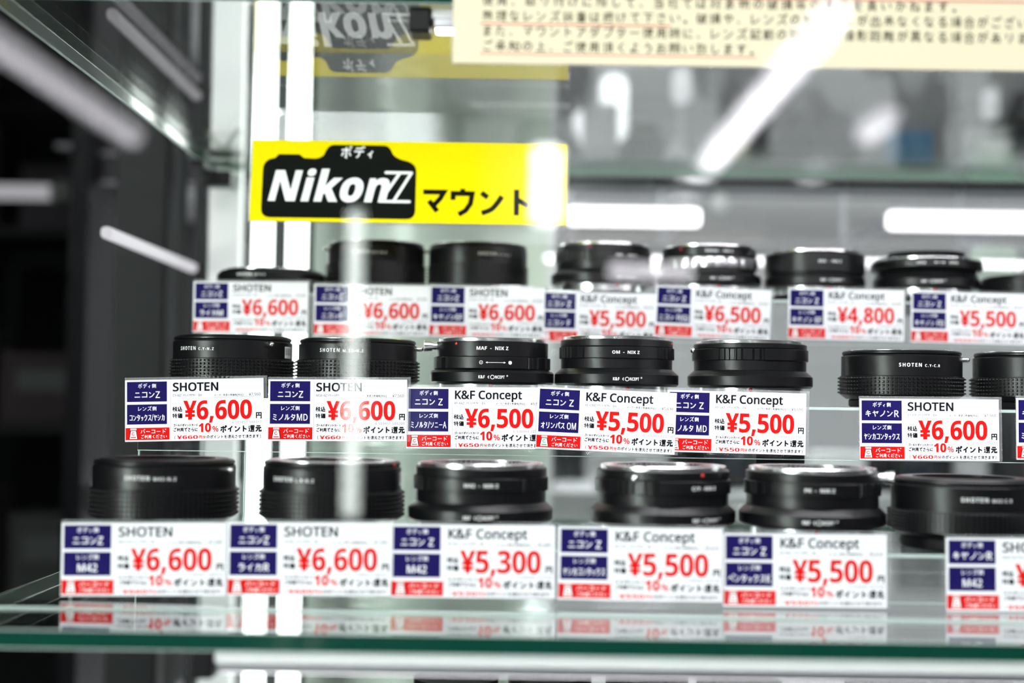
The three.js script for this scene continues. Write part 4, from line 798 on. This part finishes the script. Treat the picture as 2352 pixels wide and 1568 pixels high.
// dim goods on the dark shelves
{
  const L = thing('dim_lamp', 'lilac horizontal tube lamp in the dark bay with a round end', 'lamp', [-0.80, 1.566, -1.895]);
  const t = cyl(0.0105, 0.0105, 0.36, 20); t.rotateZ(Math.PI / 2); part(L, 'lamp_tube', t, glow(LILAC, 0.42), [0, 0, 0]);
  part(L, 'end_knob', new THREE.SphereGeometry(0.017, 20, 14), std([0.4, 0.41, 0.38], 0.5), [0.195, 0, 0]); part(L, 'bracket', box(0.01, 0.01, 0.026), M.post, [-0.1, -0.006, -0.017]);
  areaLight('dim_tube_light', 0.34, 0.012, [-0.80, 1.553, -1.895], [-0.80, 0, -1.915], LILAC, 0.6);
  const w = thing('white_carton', 'white carton on a pale ledge in the dark bay', 'box', [-0.5075, 1.596, -1.72]);
  part(w, 'carton', rbox(0.036, 0.036, 0.03, 0.006), std([0.85, 0.84, 0.9], 0.5), [0.018, 0.022, 0]); part(w, 'ledge', rbox(0.085, 0.008, 0.03, 0.002), std([0.6, 0.6, 0.63], 0.5), [-0.005, 0, 0]); part(w, 'stem', cyl(0.004, 0.004, 0.05, 10), std([0.3, 0.42, 0.36], 0.5), [0.02, -0.028, 0]);
  const v = thing('mint_bottle', 'pale mint bottle shape glimmering in the dark bay', 'bottle', [-0.513, 1.42, -1.75]);
  part(v, 'body', cyl(0.016, 0.018, 0.045, 20), std([0.36, 0.55, 0.45], 0.4), [0, 0.022, 0]); part(v, 'neck', cyl(0.010, 0.015, 0.02, 20), std([0.36, 0.55, 0.45], 0.4), [0, 0.054, 0]); part(v, 'shelf_plate', box(0.065, 0.004, 0.06), M.darkGrey, [0.011, -0.002, 0]);
}
const dim = [std([0.05, 0.055, 0.05], 0.6), std([0.03, 0.03, 0.018], 0.6), std([0.06, 0.055, 0.065], 0.6), std([0.035, 0.02, 0.022], 0.6), std([0.1, 0.11, 0.105], 0.6)];
[[-0.66, 1.006, 0.10, 0.12], [-0.78, 1.006, 0.09, 0.15], [-0.90, 1.006, 0.1, 0.1], [-0.67, 1.256, 0.12, 0.10], [-0.80, 1.256, 0.09, 0.14], [-0.94, 1.256, 0.1, 0.12], [-0.66, 1.526, 0.1, 0.1], [-0.80, 1.526, 0.12, 0.16]].forEach(([x, y, w, h], i) => {
  const say = ['lowest', 'lowest', 'lowest', 'middle', 'middle', 'middle', 'upper', 'upper'][i], nth = ['first', 'second', 'third', 'first', 'second', 'third', 'first', 'second'][i];
  const g = thing('stock_box', nth + ' dim stock box from the post on the ' + say + ' dark shelf', 'box', [x, y, -2.08], 0, 'stock boxes on the dark shelves');
  part(g, 'carton', rbox(w, h, 0.1, 0.003), dim[i % 4], [0, h / 2, 0]);
  part(g, 'label_patch', box(w * 0.6, h * 0.3, 0.001), dim[4], [0, h * 0.6, 0.0505]);
});
// small spot lamps among the goods of the rear showcase
[[0.1183, 1.65, -1.70, 0.017, 0.05, 3, 'tallest'], [0.0898, 1.62, -1.72, 0.013, 0.04, 2.5, 'slanting'], [0.1009, 1.59, -1.62, 0.016, 0.018, 2.5, 'round'], [0.2053, 1.69, -1.75, 0.012, 0.026, 1.4, 'small dim'], [0.5889, 1.672, -1.75, 0.010, 0.02, 1.5, 'tiny']].forEach(([x, y, z, r, h, k, say]) => {
  const g = thing('spot_lamp', say + ' white spot lamp among the goods behind the glass', 'lamp', [x, 1.551, z], 0, 'spot lamps in the rear showcase');
  part(g, 'lamp_bulb', new THREE.CapsuleGeometry(r, h, 6, 18), glow(COOL, k), [0, y - 1.551, 0], [0, 0, say === 'slanting' ? 0.35 : 0]);
  part(g, 'stem', cyl(0.004, 0.006, Math.max(0.01, y - 1.551 - r - h / 2), 10), M.alu, [0, Math.max(0.005, (y - 1.551 - r - h / 2) / 2), 0]);
  areaLight('spot_bulb_light', r * 1.6, r * 2, [x, y, z + r + 0.012], [x, y - 0.3, z + 1], COOL, k);
});
[[0.18, 1.551, -1.565, 0.016], [0.2232, 1.527, -1.53, 0.010], [0.459, 1.551, -1.70, 0.012]].forEach(([x, y, z, r], i) => {
  const g = thing('glass_ball', ['white glass ball on the dark rear rail', 'small grey glass ball under the dark rear rail', 'yellow green glass ball beside the blue box'][i], 'ball', [x, i === 1 ? y - 2 * r - 0.004 : y, z], 0, 'small balls in the rear showcase');
  part(g, 'ball', new THREE.SphereGeometry(r, 20, 14), i === 2 ? std([0.35, 0.6, 0.08], 0.3) : std([0.85, 0.85, 0.85], 0.3), [0, r, 0]); part(g, 'seat', cyl(r * 0.5, r * 0.6, 0.004, 14), M.alu, [0, i === 1 ? 2 * r + 0.002 : 0.002, 0]);
});

// ---------------------------------------------------------------- across the aisle, behind the viewer: what the front glass mirrors
{
  const g = thing('opposite_showcase', 'pale showcase across the aisle with a dark frame', 'showcase', [0.1, 0, 2.25]);
  part(g, 'base_cabinet', rbox(2.4, 0.85, 0.5, 0.01), M.darkGrey, [0, 0.425, 0.05]);
  for (const x of [-1.19, 1.19]) part(g, 'corner_post', rbox(0.03, 0.75, 0.03, 0.003), M.post, [x, 1.225, -0.15]);
  part(g, 'top_rail', rbox(2.4, 0.03, 0.03, 0.003), M.post, [0, 1.585, -0.15]);
  part(g, 'back_panel', box(2.4, 0.75, 0.02), M.post, [0, 1.225, 0.29]);
  const t = thing('upright_lamp', 'upright tube lamp across the aisle, mirrored as a pale vertical streak', 'lamp', [-0.34, 0.85, 2.06]);
  part(t, 'lamp_tube', cyl(0.018, 0.018, 0.66, 20), glow(MINT, 5.5), [0, 0.52, 0]);
  part(t, 'stem', cyl(0.008, 0.008, 0.2, 12), M.alu, [0, 0.1, 0]); part(t, 'top_cap', cyl(0.019, 0.019, 0.01, 20), M.alu, [0, 0.855, 0]);
  areaLight('opposite_tube_light', 0.03, 0.64, [-0.34, 1.37, 2.03], [-0.34, 1.37, 0], MINT, 5.5);
  const b = thing('short_lamp', 'short bar lamp across the aisle on a stem', 'lamp', [0.296, 0.85, 2.06], 0, 'short lamps across the aisle');
  part(b, 'lamp_bar', rbox(0.18, 0.034, 0.02, 0.01), glow(LILAC, 9), [0, 0.7275, 0]); part(b, 'stem', cyl(0.006, 0.006, 0.73, 10), M.alu, [0, 0.365, 0.014]);
  const k = thing('display_column', 'grey column across the aisle carrying a bright lamp', 'column', [0.13, 0, 4.3]);
  part(k, 'shaft', rbox(0.5, ROOM_H, 0.5, 0.01), B.grey, [0, ROOM_H / 2, 0]);
  const l = thing('wall_lamp', 'oblong wall lamp on the column, mirrored as a white glow on the yellow sign', 'lamp', [0.114, 1.91, 4.03]);
  part(l, 'back_plate', rbox(0.12, 0.3, 0.016, 0.004), M.alu, [0, 0.145, 0.012]);
  part(l, 'lamp_cover', rbox(0.1, 0.28, 0.04, 0.018), glow(COOL, 13), [0, 0.145, -0.014]);
  areaLight('wall_lamp_light', 0.09, 0.26, [0.114, 2.055, 3.985], [0.114, 2.0, 0], COOL, 13);
}
{
  const g = thing('light_box', 'tall glowing poster box standing across the aisle, out of view', 'lamp', [-2.25, 0, 1.3], Math.atan2(2.25, -2.1));
  part(g, 'stand', rbox(0.5, 0.5, 0.2, 0.01), M.darkGrey, [0, 0.25, 0]); part(g, 'frame', rbox(0.5, 1.6, 0.08, 0.01), M.alu, [0, 1.3, 0]);
  part(g, 'lamp_panel', box(0.42, 1.5, 0.01), glow(MINT, 22), [0, 1.3, 0.042]);
  areaLight('poster_box_light', 0.42, 1.5, [-2.25 + 0.06 * Math.sin(Math.atan2(2.25, -2.1)), 1.3, 1.3 + 0.06 * Math.cos(Math.atan2(2.25, -2.1))], [0, 1.3, -0.8], MINT, 22);
}
renderer.render(scene, camera);
